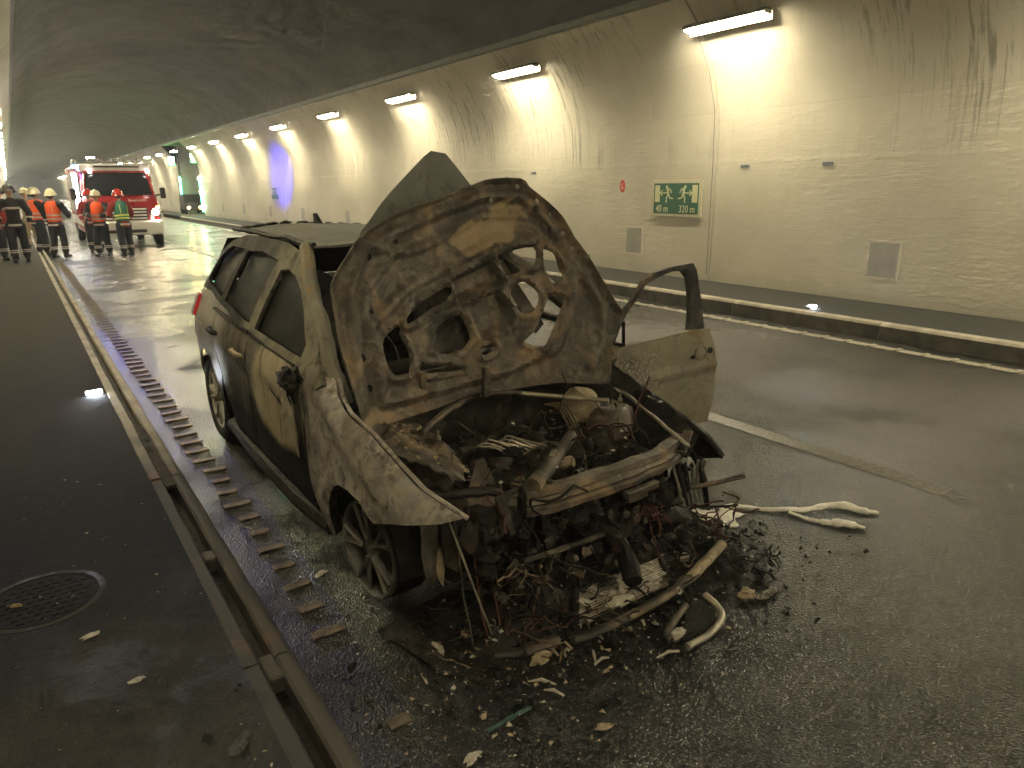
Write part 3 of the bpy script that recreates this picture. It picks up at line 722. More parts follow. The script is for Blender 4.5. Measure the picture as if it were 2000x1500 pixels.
def escape_sign(ya, w, z0, h, full, label):
    r = empty('escape_sign', (XR, ya-w/2, z0), label, 'sign', 'green escape route signs')
    m = MB(); m.box((XR-.030, ya-w/2, z0+h/2), (.03, w, h), bev=.004); m.build('frame', 'signframe', r)
    m = MB(); m.box((XR-.0465, ya-w/2, z0+h*.5), (.004, w*.90, h*.85)); m.build('green_field', 'signgreen', r)
    D = .0515
    m = MB(); rects(m, [(.075, .40, .175, .87)], ya, z0, w, h, D); m.build('door_symbol', 'signcream', r)
    m = MB(); rects(m, [(.825, .40, .925, .87)], ya, z0, w, h, D); m.build('door_symbol', 'signcream', r)
    for s in (0, 1):
        q = (lambda u: u) if s == 0 else (lambda u: 1-u)
        S = lambda pts, rr: stroke(m, [(q(u), v) for u, v in pts], ya, z0, w, h, D, rr)
        m = MB(); hu = q(.315); m.lathe([(.001, 0), (.026, 0), (.026, .004), (.001, .004)], 16, Matrix.Translation((XR-D-.002, ya-hu*w, z0+.825*h)) @ Matrix.Rotation(pi/2, 4, 'Y'))
        S([(.335, .77), (.350, .60)], .052); S([(.335, .765), (.385, .765), (.415, .665)], .020); S([(.35, .665), (.265, .655)], .020)
        S([(.350, .60), (.315, .52), (.313, .40)], .024); S([(.358, .60), (.385, .515), (.445, .505)], .024)
        m.build('running_figure', 'signcream', r)
        m = MB(); S([(.250, .655), (.185, .655)], .018); S([(.225, .72), (.182, .655), (.225, .59)], .018); m.build('arrow', 'signcream', r)
    if full:
        text('40 m', .18, (XR-D-.002, ya-.23*w, z0+.12*h), r, 'signcream', sx=.82); text('320 m', .18, (XR-D-.002, ya-.735*w, z0+.12*h), r, 'signcream', sx=.82)
    for u in (.03, .5, .97):
        for v in (.035, .965):
            m = MB(); m.box((XR-.046, ya-u*w, z0+v*h), (.004, .012, .012)); m.build('screw', 'plate', r)
    return r
escape_sign(9.585, 1.175, 1.28, .625, True, 'green and cream escape sign reading 40 m and 320 m on the wall')
escape_sign(33.3, 1.1, 1.30, .58, False, 'small distant green escape sign above the car roof on the right wall')

# ------------------------------------------------------------------ emergency niche with green lights
nr = empty('emergency_niche', (XR, 50.8, .2), 'dark emergency exit niche edged by green light strips in the right wall', 'niche')
m = MB(); a, b = NICHE
m.box((XR+1.6, (a+b)/2, 2.3), (.1, b-a+.4, 5.0)); m.build('back_wall', 'hatch', nr)
for y in (a-.08, b+.08): m = MB(); m.box((XR+.78, y, 2.3), (1.56, .1, 5.0)); m.build('side_wall', 'hatch', nr)
m = MB(); m.box((XR+.3, (a+b)/2, 4.75), (2.6, b-a+.3, .3)); m.build('lintel', 'ceiling', nr)
m = MB(); m.box((XR+1.5, (a+b)/2-.6, 1.35), (.12, 1.5, 2.3), bev=.02); d = m.build('door', 'blackplastic', nr)
m = MB(); m.box((XR+1.42, (a+b)/2-1.2, 1.2), (.05, .12, .04)); m.build('handle', 'chrome', d)
for y, z0, z1 in ((a+.02, .45, 2.5), (b-.05, .45, 2.6)):
    m = MB(); m.box((XR-.07, y-.03, (z0+z1)/2), (.09, .05, z1-z0)); m.build('green_strip', 'greenstrip', nr)
    m = MB(); m.box((XR-.02, y+.05, 2.2), (.12, .08, 4.2)); m.build('portal_frame', 'kerbface', nr)
for z in (2.43, 1.62, .76):
    m = MB(); m.box((XR-.10, a-.02, z), (.10, .10, .16), bev=.02); m.build('spot_lamp', 'portal', nr)
for y, x in ((a+.7, XR-.12), (b+.1, XR-.42)):
    m = MB(); m.box((x, y, 3.63), (.42, .16, .64), bev=.02); bx = m.build('sign_box', 'blackplastic', nr)
    m = MB(); m.box((x, y-.085, 3.76), (.36, .01, .30)); m.build('glow_panel', 'signglow', bx)
    m = MB(); m.box((x, y-.085, 3.48), (.36, .01, .22)); m.build('glow_panel', 'greenglow', bx)
# ------------------------------------------------------------------ the burnt car
CXC = 1.92
car = empty('burnt_car', (CXC, 4.05, 0), 'burnt-out estate car with charred engine bay, open hood and open door', 'car')
def halfw(y, z):
    w = .90
    if z < .55: w -= .07*((.55-z)/.4)**2
    if z > .92: w -= .36*((z-.92)/.6)**1.15
    if y < 2.75: w -= .20*((2.75-y)/.65)**2
    if y > 5.5: w -= .16*((y-5.5)/.8)**2
    return w
def sidefn(sg, amp=.006, crease=True):
    def f(y, z):
        w = halfw(y, z)+amp*nz((y*4, z*4, 2))
        if crease: w += .012*exp(-((z-.83+.03*(y-4.3))/.03)**2)-.010*exp(-((z-.42)/.07)**2)
        return (CXC+sg*w, y, z)
    return f
def side(name, out, holes, sp, sg, mat, th=.012, par=car, amp=.006, crease=True, **kw):
    m = MB(); m.panel(out, holes, sp, sidefn(sg, amp, crease), -th if sg < 0 else th, flip=False); return m.build(name, mat, par, flat=False, **kw)
arcR = [(5.46+.37*cos(a), .34+.37*sin(a)) for a in [radians(q) for q in range(-20, 201, 12)]]
for sg in (-1, 1):
    mt = 'side'
    if sg < 0:
        fd = side('door', [(3.285, .22), (3.285, .60), (3.275, .955), (3.42, .985), (3.97, 1.0), (4.255, 1.005), (4.265, .6), (4.26, .24), (3.9, .21)], [], .045, sg, mt, label='scorched front door with a pale ash patch')
    rd = side('door', [(4.275, .24), (4.28, .6), (4.27, 1.005), (4.7, 1.035), (5.13, 1.075), (5.10, .80), (4.98, .62), (4.90, .44), (4.80, .26), (4.5, .235)], [], .05, sg, mt)
    side('rear_quarter', [(5.14, 1.078), (5.55, 1.12), (5.9, 1.10), (6.05, .98), (6.10, .75), (6.08, .40), (5.95, .30)]+[p for p in arcR if p[1] > .26]+[(4.99, .615), (5.11, .80)], [], .05, sg, mt)
    # greenhouse with window openings
    gh = [(3.0, .985), (3.08, 1.03), (3.32, 1.175), (3.62, 1.325), (3.85, 1.425), (4.09, 1.485), (4.4, 1.518), (5.0, 1.525), (5.3, 1.518), (5.55, 1.47), (5.75, 1.38), (5.86, 1.22), (5.92, 1.11), (5.55, 1.127), (5.14, 1.083), (4.37, 1.012), (3.97, 1.005), (3.42, .992), (3.27, .962), (3.05, .95)]
    w1 = [(3.38, 1.03), (3.97, 1.04), (4.20, 1.045), (4.25, 1.37), (4.10, 1.385), (3.94, 1.36), (3.76, 1.30), (3.53, 1.185), (3.38, 1.09)]
    w2 = [(4.36, 1.05), (5.03, 1.105), (5.08, 1.425), (4.75, 1.44), (4.39, 1.415)]
    w3 = [(5.13, 1.115), (5.55, 1.16), (5.72, 1.19), (5.70, 1.33), (5.50, 1.43), (5.17, 1.43)]
    side('window_surround', gh, [w1, w2, w3], .04, sg, 'surround' if sg < 0 else 'rust_dark', .02, amp=.010, crease=False)
    for wn in ((w2, w3) if sg > 0 else (w1, w2, w3)):
        cy = sum(a for a, b in wn)/len(wn); cz = sum(b for a, b in wn)/len(wn)
        o = [(cy+(a-cy)*1.03, cz+(b-cz)*1.05) for a, b in wn]
        m = MB(); m.panel(o, [], .08, lambda y, z: (CXC+sg*(halfw(y, z)-.022+.004*nz((y*3, z*3, 1))), y, z), -.004 if sg < 0 else .004); m.build('side_window', 'sootglass', car, flat=False)
    # sill and rocker
    m = MB(); m.tube([(CXC+sg*.84, 3.15, .21), (CXC+sg*.86, 3.6, .20), (CXC+sg*.86, 4.4, .21), (CXC+sg*.85, 5.08, .22)], [.05, .06, .06, .05], 8); m.build('sill', 'char', car, flat=False)
    # door mouldings and handles
    if sg < 0:
        for y0, y1 in ((3.44, 4.24), (4.29, 5.12)):
            m = MB(); m.tube([(CXC-halfw(y, .99)-.006, y, .985+.042*(y-3.4)) for y in [y0+(y1-y0)*i/8 for i in range(9)]], .011, 6); m.jitter(.005, 12); m.build('belt_moulding', 'char', car, flat=False)
        for y in (4.47, 5.08):
            m = MB(); z = .905 if y > 5 else .865
            m.tube([(CXC-.905, y-.12, z), (CXC-.935, y-.07, z+.004), (CXC-.938, y+.03, z+.01), (CXC-.907, y+.09, z+.012)], [.012, .017, .017, .012], 8); m.jitter(.006, 18)
            h = m.build('door_handle', 'char' if y > 5 else 'ashtan', rd if y > 5 else fd, flat=False)
            m = MB(); m.ell((CXC-.903, y-.02, z-.02), (.012, .075, .045), 12, 8, lump=.3); m.build('handle_recess', 'char', rd if y > 5 else fd, flat=False)
# lower burnt seam lines and trim hanging on the front door
m = MB(); m.tube([(CXC-.912, 3.95, .86), (CXC-.915, 3.75, .79), (CXC-.912, 3.45, .70), (CXC-.905, 3.30, .655)], .006, 5); m.build('door_crease', 'char', fd)
m = MB(); m.panel([(3.29, .56), (3.31, .84), (3.42, .90), (3.52, .80), (3.50, .66), (3.40, .60)], [], .03, lambda y, z: (CXC-.915-.03*(1-abs(nz((y*8, z*8, 5)))), y, z), -.004); m.build('peeled_flap', 'doorash', fd, flat=False)
# melted mirror at the front door corner
m = MB(); m.ell((1.00, 3.36, .945), (.07, .09, .05), 14, 10, lump=.6, ls=2.5); m.tube([(1.04, 3.34, .99), (1.0, 3.35, .95), (.99, 3.37, .87), (.995, 3.36, .82)], [.03, .045, .03, .012], 8); m.jitter(.02, 14); m.build('mirror_stump', 'char', fd, flat=False)
m = MB(); m.tube([(1.10, 3.39, 1.02), (1.12, 3.42, 1.10), (1.15, 3.47, 1.17)], .012, 6); m.build('mirror_stay', 'doorash', fd)
# roof: sagged, buckled
def roofz(x, y):
    s = 1.528+.035*(1-((x-CXC)/.56)**2)-.05*exp(-((y-4.15)/.25)**2)*(1-((x-CXC)/.7)**2)
    return s+.016*nz((x*3, y*2.2, 1))+.010*nz((x*7, y*6, 4))-.10*max(0, (y-5.55))**1.4
m = MB(); m.panel([(1.38, 3.95), (1.6, 3.86), (1.92, 3.83), (2.24, 3.86), (2.46, 3.95), (2.46, 5.6), (2.38, 5.95), (1.46, 5.95), (1.38, 5.6)], [], .06, lambda x, y: (x, y, roofz(x, y)), .014); m.build('roof', 'skin', car, flat=False)
for sg in (-1, 1):
    m = MB(); m.tube([(CXC+sg*.535, y, roofz(CXC+sg*.535, y)+.02+.006*nz((y*5, sg, 0))) for y in [3.98+i*.16 for i in range(12)]], .016, 6); m.jitter(.006, 9); m.build('roof_rail', 'char', car, flat=False)
    m = MB(); m.tube(spline([(CXC+sg*.80, 2.98, .88), (CXC+sg*.81, 3.08, 1.02), (CXC+sg*.77, 3.26, 1.15), (CXC+sg*.70, 3.6, 1.34), (CXC+sg*.60, 3.9, 1.475), (CXC+sg*.56, 4.05, 1.51)], 5), [.05]*5+[.040]*25, 8); m.jitter(.012, 8); m.build('windscreen_pillar', 'pillar_ash' if sg < 0 else 'rust_dark', car, flat=False)
m = MB(); m.prism([(5.52, 0), (5.66, 0), (5.67, .02), (5.69, .085), (5.66, .09), (5.58, .03)], lambda y, z, x: (x, y, 1.56+z), 1.99, 2.02); m.jitter(.008, 20); m.build('antenna_fin', 'char', car)
for i in range(9):
    x = 1.45+i*.12+random.uniform(-.03, .03); y = 5.72+random.uniform(-.05, .08)
    m = MB(); m.ell((x, y, roofz(x, y)+.02), (.045, .05, .018), 8, 5, lump=.8, ls=2); m.build('melted_trim', 'char', car, flat=False)
# tail: tailgate, rear window, lights, bumper
m = MB(); m.panel([(-.80, .55), (.80, .55), (.79, .98), (.70, 1.12), (-.70, 1.12), (-.79, .98)], [], .09, lambda u, z: (CXC+u, 6.13-.10*(z-.8)-.12*(u/.8)**4, z), .01, flip=True); m.build('tailgate', 'side', car, flat=False)
m = MB(); m.panel([(-.70, 1.13), (.70, 1.13), (.55, 1.47), (-.55, 1.47)], [], .1, lambda u, z: (CXC+u, 6.09-.40*(z-1.12)-.08*(u/.8)**4, z), .006, flip=True); m.build('rear_window', 'sootglass', car, flat=False)
m = MB(); m.panel([(-.82, .22), (.82, .22), (.83, .54), (-.83, .54)], [], .1, lambda u, z: (CXC+u, 6.20-.14*(u/.8)**4+.03*sin(z*9), z), .012, flip=True); m.build('rear_bumper', 'side', car, flat=False)
for sg in (-1, 1):
    m = MB(); m.panel([(5.68, .93), (5.86, .90), (6.0, .93), (6.02, 1.03), (5.90, 1.075), (5.74, 1.06)], [], .04, lambda y, z: (CXC+sg*(halfw(y, z)+.012), y, z), -.02 if sg < 0 else .02); m.build('tail_light', 'taillight', car, flat=False)
m = MB(); m.tube([(CXC-halfw(y, .90)-.010, y, .895-.02*(y-5.7)) for y in (5.45, 5.6, 5.75, 5.9, 6.0)], .007, 6); m.build('chrome_strip', 'chrome', car)
# floor, firewall, dash, seats
m = MB(); m.box((CXC, 4.55, .24), (1.62, 3.0, .05)); m.build('floor_pan', 'char', car)
m = MB(); m.panel([(-.80, .28), (.80, .28), (.80, .86), (.5, .93), (-.5, .93), (-.80, .88)], [], .07, lambda u, z: (CXC+u, 3.16+.05*nz((u*3, z*4, 0)), z), .02); m.build('bulkhead', 'rust_dark', car, flat=False)
m = MB(); m.tube([(1.18, 3.42, .86), (1.5, 3.40, .88), (1.92, 3.38, .88), (2.3, 3.40, .87), (2.66, 3.42, .85)], [.05, .06, .07, .06, .05], 8); m.jitter(.03, 7); m.build('dashboard_beam', 'rust_dark', car, flat=False)
for x in (1.52, 2.32):
    m = MB(); m.box((x, 4.30, .92), (.44, .12, .62), rotx(-.28), bev=.04); m.ell((x, 4.42, 1.26), (.13, .05, .09), 10, 7); m.box((x, 4.02, .55), (.46, .48, .14), bev=.04); m.jitter(.02, 8); m.build('front_seat', 'seatfoam', car, flat=False)
m = MB(); m.box((CXC, 5.15, .9), (1.2, .14, .6), rotx(-.3), bev=.04); m.box((CXC, 4.92, .52), (1.22, .45, .14), bev=.04); m.jitter(.02, 6); m.build('rear_seat', 'seatfoam', car, flat=False)
m = MB(); m.lathe([(.17, -.014), (.184, 0), (.17, .014), (.156, 0), (.17, -.014)], 20, Matrix.Translation((1.52, 3.62, .92)) @ Matrix.Rotation(radians(65), 4, 'X')); m.tube([(1.36, 3.62, .92), (1.68, 3.62, .92)], .012, 6); m.tube([(1.52, 3.62, .92), (1.52, 3.42, .84)], .03, 8); m.build('steering_wheel', 'char', car, flat=False)

# left front fender
ft = [(2.13, .62), (2.3, .70), (2.42, .78), (2.58, .865), (2.77, .91), (2.91, .955), (2.98, 1.0), (3.08, 1.02)]
def ztop(y):
    for (a, b), (c, d) in zip(ft[:-1], ft[1:]):
        if a <= y <= c: return b+(d-b)*(y-a)/(c-a)
    return ft[0][1] if y < ft[0][0] else ft[-1][1]
def fendfn(y, z):
    w = halfw(y, z)+.008*nz((y*5, z*5, 8)); e = max(0, z-ztop(y)+.10)
    w -= 3.2*e*e; w += .012*exp(-((z-.60-.55*(y-2.4))/.05)**2)
    # lip round the wheel arch
    d = abs(sqrt((y-2.80)**2+((z-.24)*1.02)**2)-.35); w += .012*exp(-(d/.03)**2)
    return (CXC-w, y, z)
fo = [(3.08, 1.02), (3.20, .99), (3.268, .95), (3.262, .70), (3.27, .5), (3.24, .30), (3.19, .17), (3.12, .17), (3.10, .28), (3.06, .38), (3.0, .465), (2.92, .53), (2.83, .57), (2.72, .582), (2.63, .563), (2.57, .52), (2.53, .495), (2.42, .53), (2.30, .562), (2.19, .592)]+ft[:-1]
m = MB(); m.panel(fo, [], .032, fendfn, -.008); fend = m.build('fender', 'fender', car, flat=False, label='bare ash-grey left front fender')
m = MB(); m.tube([Vector(fendfn(y, z))+Vector((.02, 0, -.006)) for y, z in ft], .010, 6); m.build('fender_flange', 'fender', fend, flat=False)
# inner arch liner, dark
m = MB()
arc = [(2.80+.36*cos(radians(q)), .24+.36*sin(radians(q))) for q in range(0, 181, 15)]
for i in range(len(arc)-1):
    a, b = arc[i], arc[i+1]; m.add([(1.10, a[0], a[1]), (1.42, a[0], a[1]-.02), (1.42, b[0], b[1]-.02), (1.10, b[0], b[1])], [(0, 1, 2, 3)])
m.add([(1.42, 2.45, .10), (1.42, 3.15, .10), (1.42, 3.1, .58), (1.42, 2.5, .58)], [(0, 1, 2, 3)]); m.build('arch_liner', 'char', car, flat=False)
# right front fender: sagged, sooted black, seen from inside
re = [(3.05, .785), (2.73, .72), (2.48, .65), (2.30, .60), (2.14, .52)]
def rtop(y):
    q = sorted(re)
    for (a, b), (c, d) in zip(q[:-1], q[1:]):
        if a <= y <= c: return b+(d-b)*(y-a)/(c-a)
    return q[0][1] if y < q[0][0] else q[-1][1]
ro = [(3.22, .80), (3.24, .2), (3.08, .2), (3.0, .40), (2.85, .50), (2.68, .50), (2.55, .42), (2.35, .42), (2.14, .50)]+sorted(re)
m = MB(); m.panel(ro, [], .045, lambda y, z: (2.815-.9*max(0, z-rtop(y)+.05)-.3*max(0, 2.4-y)**2+.008*nz((y*5, z*5, 1)), y, z), .010); rf = m.build('fender', 'char', car, flat=False, label='sagged black right front fender')
m = MB(); P = [(2.80, 3.06, .79), (2.795, 2.73, .727), (2.79, 2.48, .657), (2.785, 2.30, .605), (2.775, 2.13, .522)]; m.tube(spline(P, 4), [.022]*16+[.006], 6, sq=.5); m.jitter(.006, 12); m.build('fender_flange', 'char', rf, flat=False)
m = MB(); m.tube(spline([(2.69, 3.05, .77), (2.66, 2.68, .70), (2.60, 2.36, .635), (2.56, 2.18, .60)], 5), .012, 6); m.jitter(.01, 10); m.build('inner_rail', 'alu', rf, flat=False)

# ---- hood: inner frame with its openings, skin torn off behind
HO = [(1.924,1.859),(2.041,1.887),(2.218,1.888),(2.261,1.844),(2.314,1.805),(2.376,1.754),(2.445,1.683),(2.49,1.587),(2.571,1.461),(2.642,1.324),(2.697,1.222),(2.737,1.147),(2.722,1.112),(2.65,1.001),(2.62,0.896),(2.60,0.80),(2.54,0.78),(2.303,0.82),(1.992,0.83),(1.822,0.84),(1.704,0.842),(1.504,0.819),(1.26,0.813),(1.116,0.803),(1.107,0.848),(1.092,0.987),(1.073,1.10),(1.063,1.215),(1.065,1.312),(1.062,1.422),(1.09,1.481),(1.163,1.558),(1.216,1.618),(1.282,1.653),(1.34,1.683),(1.542,1.757),(1.697,1.791)]
HH = [[(1.466,1.279),(1.697,1.378),(1.7,1.315),(1.602,1.278),(1.446,1.225)],
[(1.298,1.183),(1.379,1.231),(1.403,1.212),(1.389,1.192),(1.425,1.088),(1.41,1.007),(1.344,1.004),(1.306,1.041),(1.288,1.111)],
[(1.592,1.147),(1.62,1.198),(1.749,1.238),(1.793,1.128),(1.782,1.097),(1.704,1.044),(1.6,1.064),(1.577,1.095)],
[(1.837,1.041),(1.861,1.062),(1.917,1.067),(1.924,1.037),(1.858,1.017)],
[(2.073,1.329),(2.098,1.352),(2.18,1.363),(2.241,1.299),(2.231,1.24),(2.182,1.193),(2.113,1.208),(2.073,1.271)],
[(2.085,1.513),(2.25,1.537),(2.246,1.444),(2.161,1.428)],
[(2.308,1.525),(2.363,1.488),(2.399,1.4),(2.413,1.356),(2.338,1.335),(2.316,1.388),(2.3,1.475)],
[(2.298,1.277),(2.396,1.252),(2.368,1.202),(2.3,1.104),(2.223,1.008),(2.126,1.045),(2.125,1.067),(2.201,1.123)],
[(1.489,1.031),(1.73,0.976),(1.642,0.968),(1.492,0.99)],
[(2.017,1.495),(2.075,1.511),(2.148,1.424),(2.055,1.397)]]
HR = [[(1.796,1.281),(2.006,1.343),(2.069,1.187),(2.052,1.147),(1.882,1.1),(1.85,1.113)],[(1.72,1.4),(1.99,1.484),(2.023,1.383),(1.977,1.354),(1.749,1.294)]]
RIBS = [([(1.13, .90), (1.15, 1.20), (1.17, 1.42), (1.30, 1.60), (1.60, 1.70), (1.95, 1.80), (2.2, 1.80), (2.35, 1.68), (2.5, 1.42), (2.62, 1.2), (2.60, 1.02), (2.5, .90)], .030, .035),
        ([(1.25, .92), (1.25, 1.25), (1.45, 1.38), (1.70, 1.46), (2.0, 1.57), (2.28, 1.585), (2.46, 1.40), (2.44, 1.22), (2.30, 1.0), (2.0, .93), (1.6, .90), (1.25, .90)], .024, .030),
        ([(1.25, 1.60), (1.5, 1.55), (1.7, 1.60), (1.95, 1.70), (2.2, 1.70)], .02, .02), ([(1.20, 1.10), (1.24, 1.4), (1.45, 1.56)], .02, .022)]
def hoody(x, z): return 2.90+.24*(z-.8)-.10*((x-1.92)/.8)**2
def openseg(px, py, pl):
    b = 9e9
    for (ax, ay), (bx, by) in zip(pl[:-1], pl[1:]):
        dx, dy = bx-ax, by-ay; t = max(0, min(1, ((px-ax)*dx+(py-ay)*dy)/(dx*dx+dy*dy)))
        b = min(b, (px-ax-t*dx)**2+(py-ay-t*dy)**2)
    return sqrt(b)
def hoodfn(x, z):
    y = hoody(x, z)
    for h in HH:
        d = seg_dist(x, z, h); y -= .020*exp(-((d-.016)/.014)**2)
    for h in HR:
        d = seg_dist(x, z, h)
        if inpoly(x, z, h): y += min(.04, d*1.8)
        else: y -= .018*exp(-((d-.014)/.014)**2)
    for pl, w, hgt in RIBS:
        d = openseg(x, z, pl); y -= hgt*exp(-(d/w)**2)
    d = seg_dist(x, z, HO); y -= .035*exp(-(d/.018)**2)
    y += .016*nz((x*4, z*4, 1))+.005*nz((x*11, z*11, 3))+.003*nz((x*30, z*30, 7))
    return (x, y, z)
hood = None
HH = [smooth(h, 3) for h in HH]
m = MB(); m.panel(smooth(HO, 2), HH, .0145, hoodfn, .006, flip=False); hood = m.build('hood_frame', 'rust_hood', car, flat=False, label='rust-brown inner frame of the raised hood, full of openings')
for i, (x, z) in enumerate([(2.30, 1.77), (2.20, 1.845), (2.36, 1.70), (2.42, 1.60), (2.02, 1.78), (2.47, 1.52)]):
    m = MB(); m.lathe([(.006, 0), (.011, 0), (.011, .008), (.006, .008)], 8, Matrix.Translation(Vector(hoodfn(x, z))+Vector((0, -.012, 0))) @ Matrix.Rotation(pi/2, 4, 'X')); m.build('grommet', 'alu', hood)
for x, z in ((1.28, 1.55), (1.45, 1.60), (1.26, 1.30), (1.19, .98), (2.28, 1.73), (2.36, 1.62), (1.17, 1.12)):
    q = Vector(hoodfn(x, z)); m = MB(); m.lathe([(.001, 0), (.016, 0), (.020, -.006)], 10, Matrix.Translation(q+Vector((0, -.010, 0))) @ Matrix.Rotation(pi/2, 4, 'X')); m.build('hole_plug', 'char', hood)
# struts hanging under the frame
m = MB(); m.box((1.825, 2.87, .90), (.045, .02, .16), bev=.005); m.jitter(.006, 20); m.build('latch_stay', 'rust_hood', hood)
m = MB(); m.box((1.475, 2.885, .92), (.03, .02, .17), bev=.005); m.jitter(.006, 20); m.build('latch_stay', 'rust_dark', hood)
for sg, x in ((-1, 1.24), (1, 2.58)):
    m = MB(); m.tube([(x, 3.14, .93), (x, 3.02, .90), (x, 2.93, .95), (x, 2.92, 1.05)], .016, 6, sq=.6); m.build('hinge', 'rust_dark', hood)
# detached outer skin behind the frame
SK = [(1.865,2.029),(1.952,2.016),(2.007,1.945),(2.072,1.859),(2.16,1.76),(2.10,1.63),(1.90,1.56),(1.692,1.50),(1.48,1.48),(1.36,1.56),(1.4,1.635),(1.453,1.684),(1.52,1.753),(1.597,1.823),(1.718,1.919),(1.821,2.002)]
def skfn(x, z):
    y = 3.25+.3*(z-1.4)
    t = (x-1.95)+(z-2.0)*.42; y += .10*max(0, t)*2.2+.03*max(0, -t)
    return (x, y+.012*nz((x*4, z*4, 6)), z)
m = MB(); m.panel(SK, [], .035, skfn, .006); m.build('hood_skin', 'skin', hood, flat=False, label='dark pointed sheet of hood skin standing up behind')
m = MB(); m.panel([(1.55, 1.05), (2.06, 1.02), (2.12, 1.30), (2.02, 1.52), (1.72, 1.46), (1.60, 1.25)], [[(1.78, 1.12), (1.9, 1.12), (1.9, 1.2)]], .05, lambda x, z: (x, hoody(x, z)+.10+.03*nz((x*6, z*6, 2)), z), .005); m.build('hood_skin', 'rust_dark', hood, flat=False)
m = MB(); m.panel([(2.08, 1.46), (2.30, 1.05), (2.36, 1.10), (2.16, 1.46)], [], .05, lambda x, z: (x, hoody(x, z)+.16, z), .005); m.build('hood_skin', 'rust_beam', hood, flat=False)

# ---- open right front door
dro = MB()
def dfn(x, z): return (x, 3.30-.17*(x-2.82)+.010*nz((x*6, z*6, 3))-.018*exp(-((z-.60-.07*(x-3.3))/.03)**2)-.03*(1-((z-.55)/.4)**2), z)
DO = [(2.86, .80), (3.00, .825), (3.117, .838), (3.635, .893), (3.808, .897), (3.846, .778), (3.858, .675), (3.868, .45), (3.85, .215), (3.6, .20), (3.2, .20), (2.9, .22), (2.86, .40)]
dro.panel(DO, [], .03, dfn, -.02); door = dro.build('door', 'doorash', car, flat=False, label='front right door standing wide open, grey with ash')
m = MB()
def ddn(x, z): return (x, 3.40-.17*(x-2.82), z)
m.panel([(2.88, .79), (3.79, .87), (3.83, .6), (3.83, .25), (2.9, .25)], [], .1, ddn, .015); m.build('door_inner', 'char', door, flat=False)
FO = [(3.03, .86), (3.047, .905), (3.11, 1.027), (3.198, 1.126), (3.286, 1.252), (3.359, 1.294), (3.505, 1.325), (3.675, 1.342), (3.705, 1.295), (3.756, 1.105), (3.801, .885)]
FI = [(3.66, .89), (3.668, .95), (3.65, 1.157), (3.625, 1.246), (3.58, 1.295), (3.505, 1.296), (3.387, 1.262), (3.306, 1.222), (3.215, 1.10), (3.135, .995), (3.085, .87)]
m = MB(); m.panel(FO+FI, [], .025, lambda x, z: (x, 3.33-.17*(x-2.82)+.006*nz((x*9, z*9, 1)), z), -.03); m.build('window_frame', 'rust_dark', door, flat=False)
m = MB(); m.tube([(3.135, 3.26, .83), (3.128, 3.26, 1.0)], .012, 6); m.tube([(3.135, 3.26, .84), (3.03, 3.27, .87)], .014, 6); m.build('quarter_post', 'char', door)
m = MB(); q = Vector(dfn(3.725, .735)); T = Matrix.Translation(q+Vector((0, -.004, 0))) @ Matrix.Rotation(pi/2, 4, 'X') @ Matrix.Rotation(-.1, 4, 'Y')
m.lathe([(.001, .004), (.03, .003), (.044, .0), (.050, .007), (.055, .0)], 18, T); m.build('handle_recess', 'doorash', door, flat=False)
for x, z, r in ((3.80, .745, .020), (3.655, .712, .014)):
    q = Vector(dfn(x, z)); m = MB(); m.lathe([(.001, .002), (r*.7, .003), (r, .010), (r*1.1, .0)], 10, Matrix.Translation(q+Vector((0, -.004, 0))) @ Matrix.Rotation(pi/2, 4, 'X')); m.build('handle_bolt', 'char', door)
m = MB()
for i in range(420):      # flaking paint blisters
    a = random.gauss(0, 1); b = random.gauss(0, 1); x = 3.20+a*.10; z = .66+b*.075
    if not (2.95 < x < 3.75 and .28 < z < .8): continue
    q = Vector(dfn(x, z)); r = random.uniform(.004, .011); an = random.uniform(0, 6.3)
    t = [q+Vector((cos(an+k*1.57)*r*random.uniform(.4, 1.2), -random.uniform(.002, .010), sin(an+k*1.57)*r*random.uniform(.4, 1.2))) for k in range(4)]; m.add(t, [(0, 1, 2, 3)])
m.build('paint_flakes', 'ashwhite', door, kind='stuff')
m = MB(); m.tube([(3.0, 3.2, .86), (2.97, 3.19, .80), (3.0, 3.22, .76)], [.03, .04, .02], 8); m.jitter(.015, 12); m.build('mirror_stump', 'ashtan', door, flat=False)
for z in (.42, .68):
    m = MB(); m.box((2.84, 3.29, z), (.07, .05, .06), bev=.008); m.build('hinge', 'rust_dark', door)

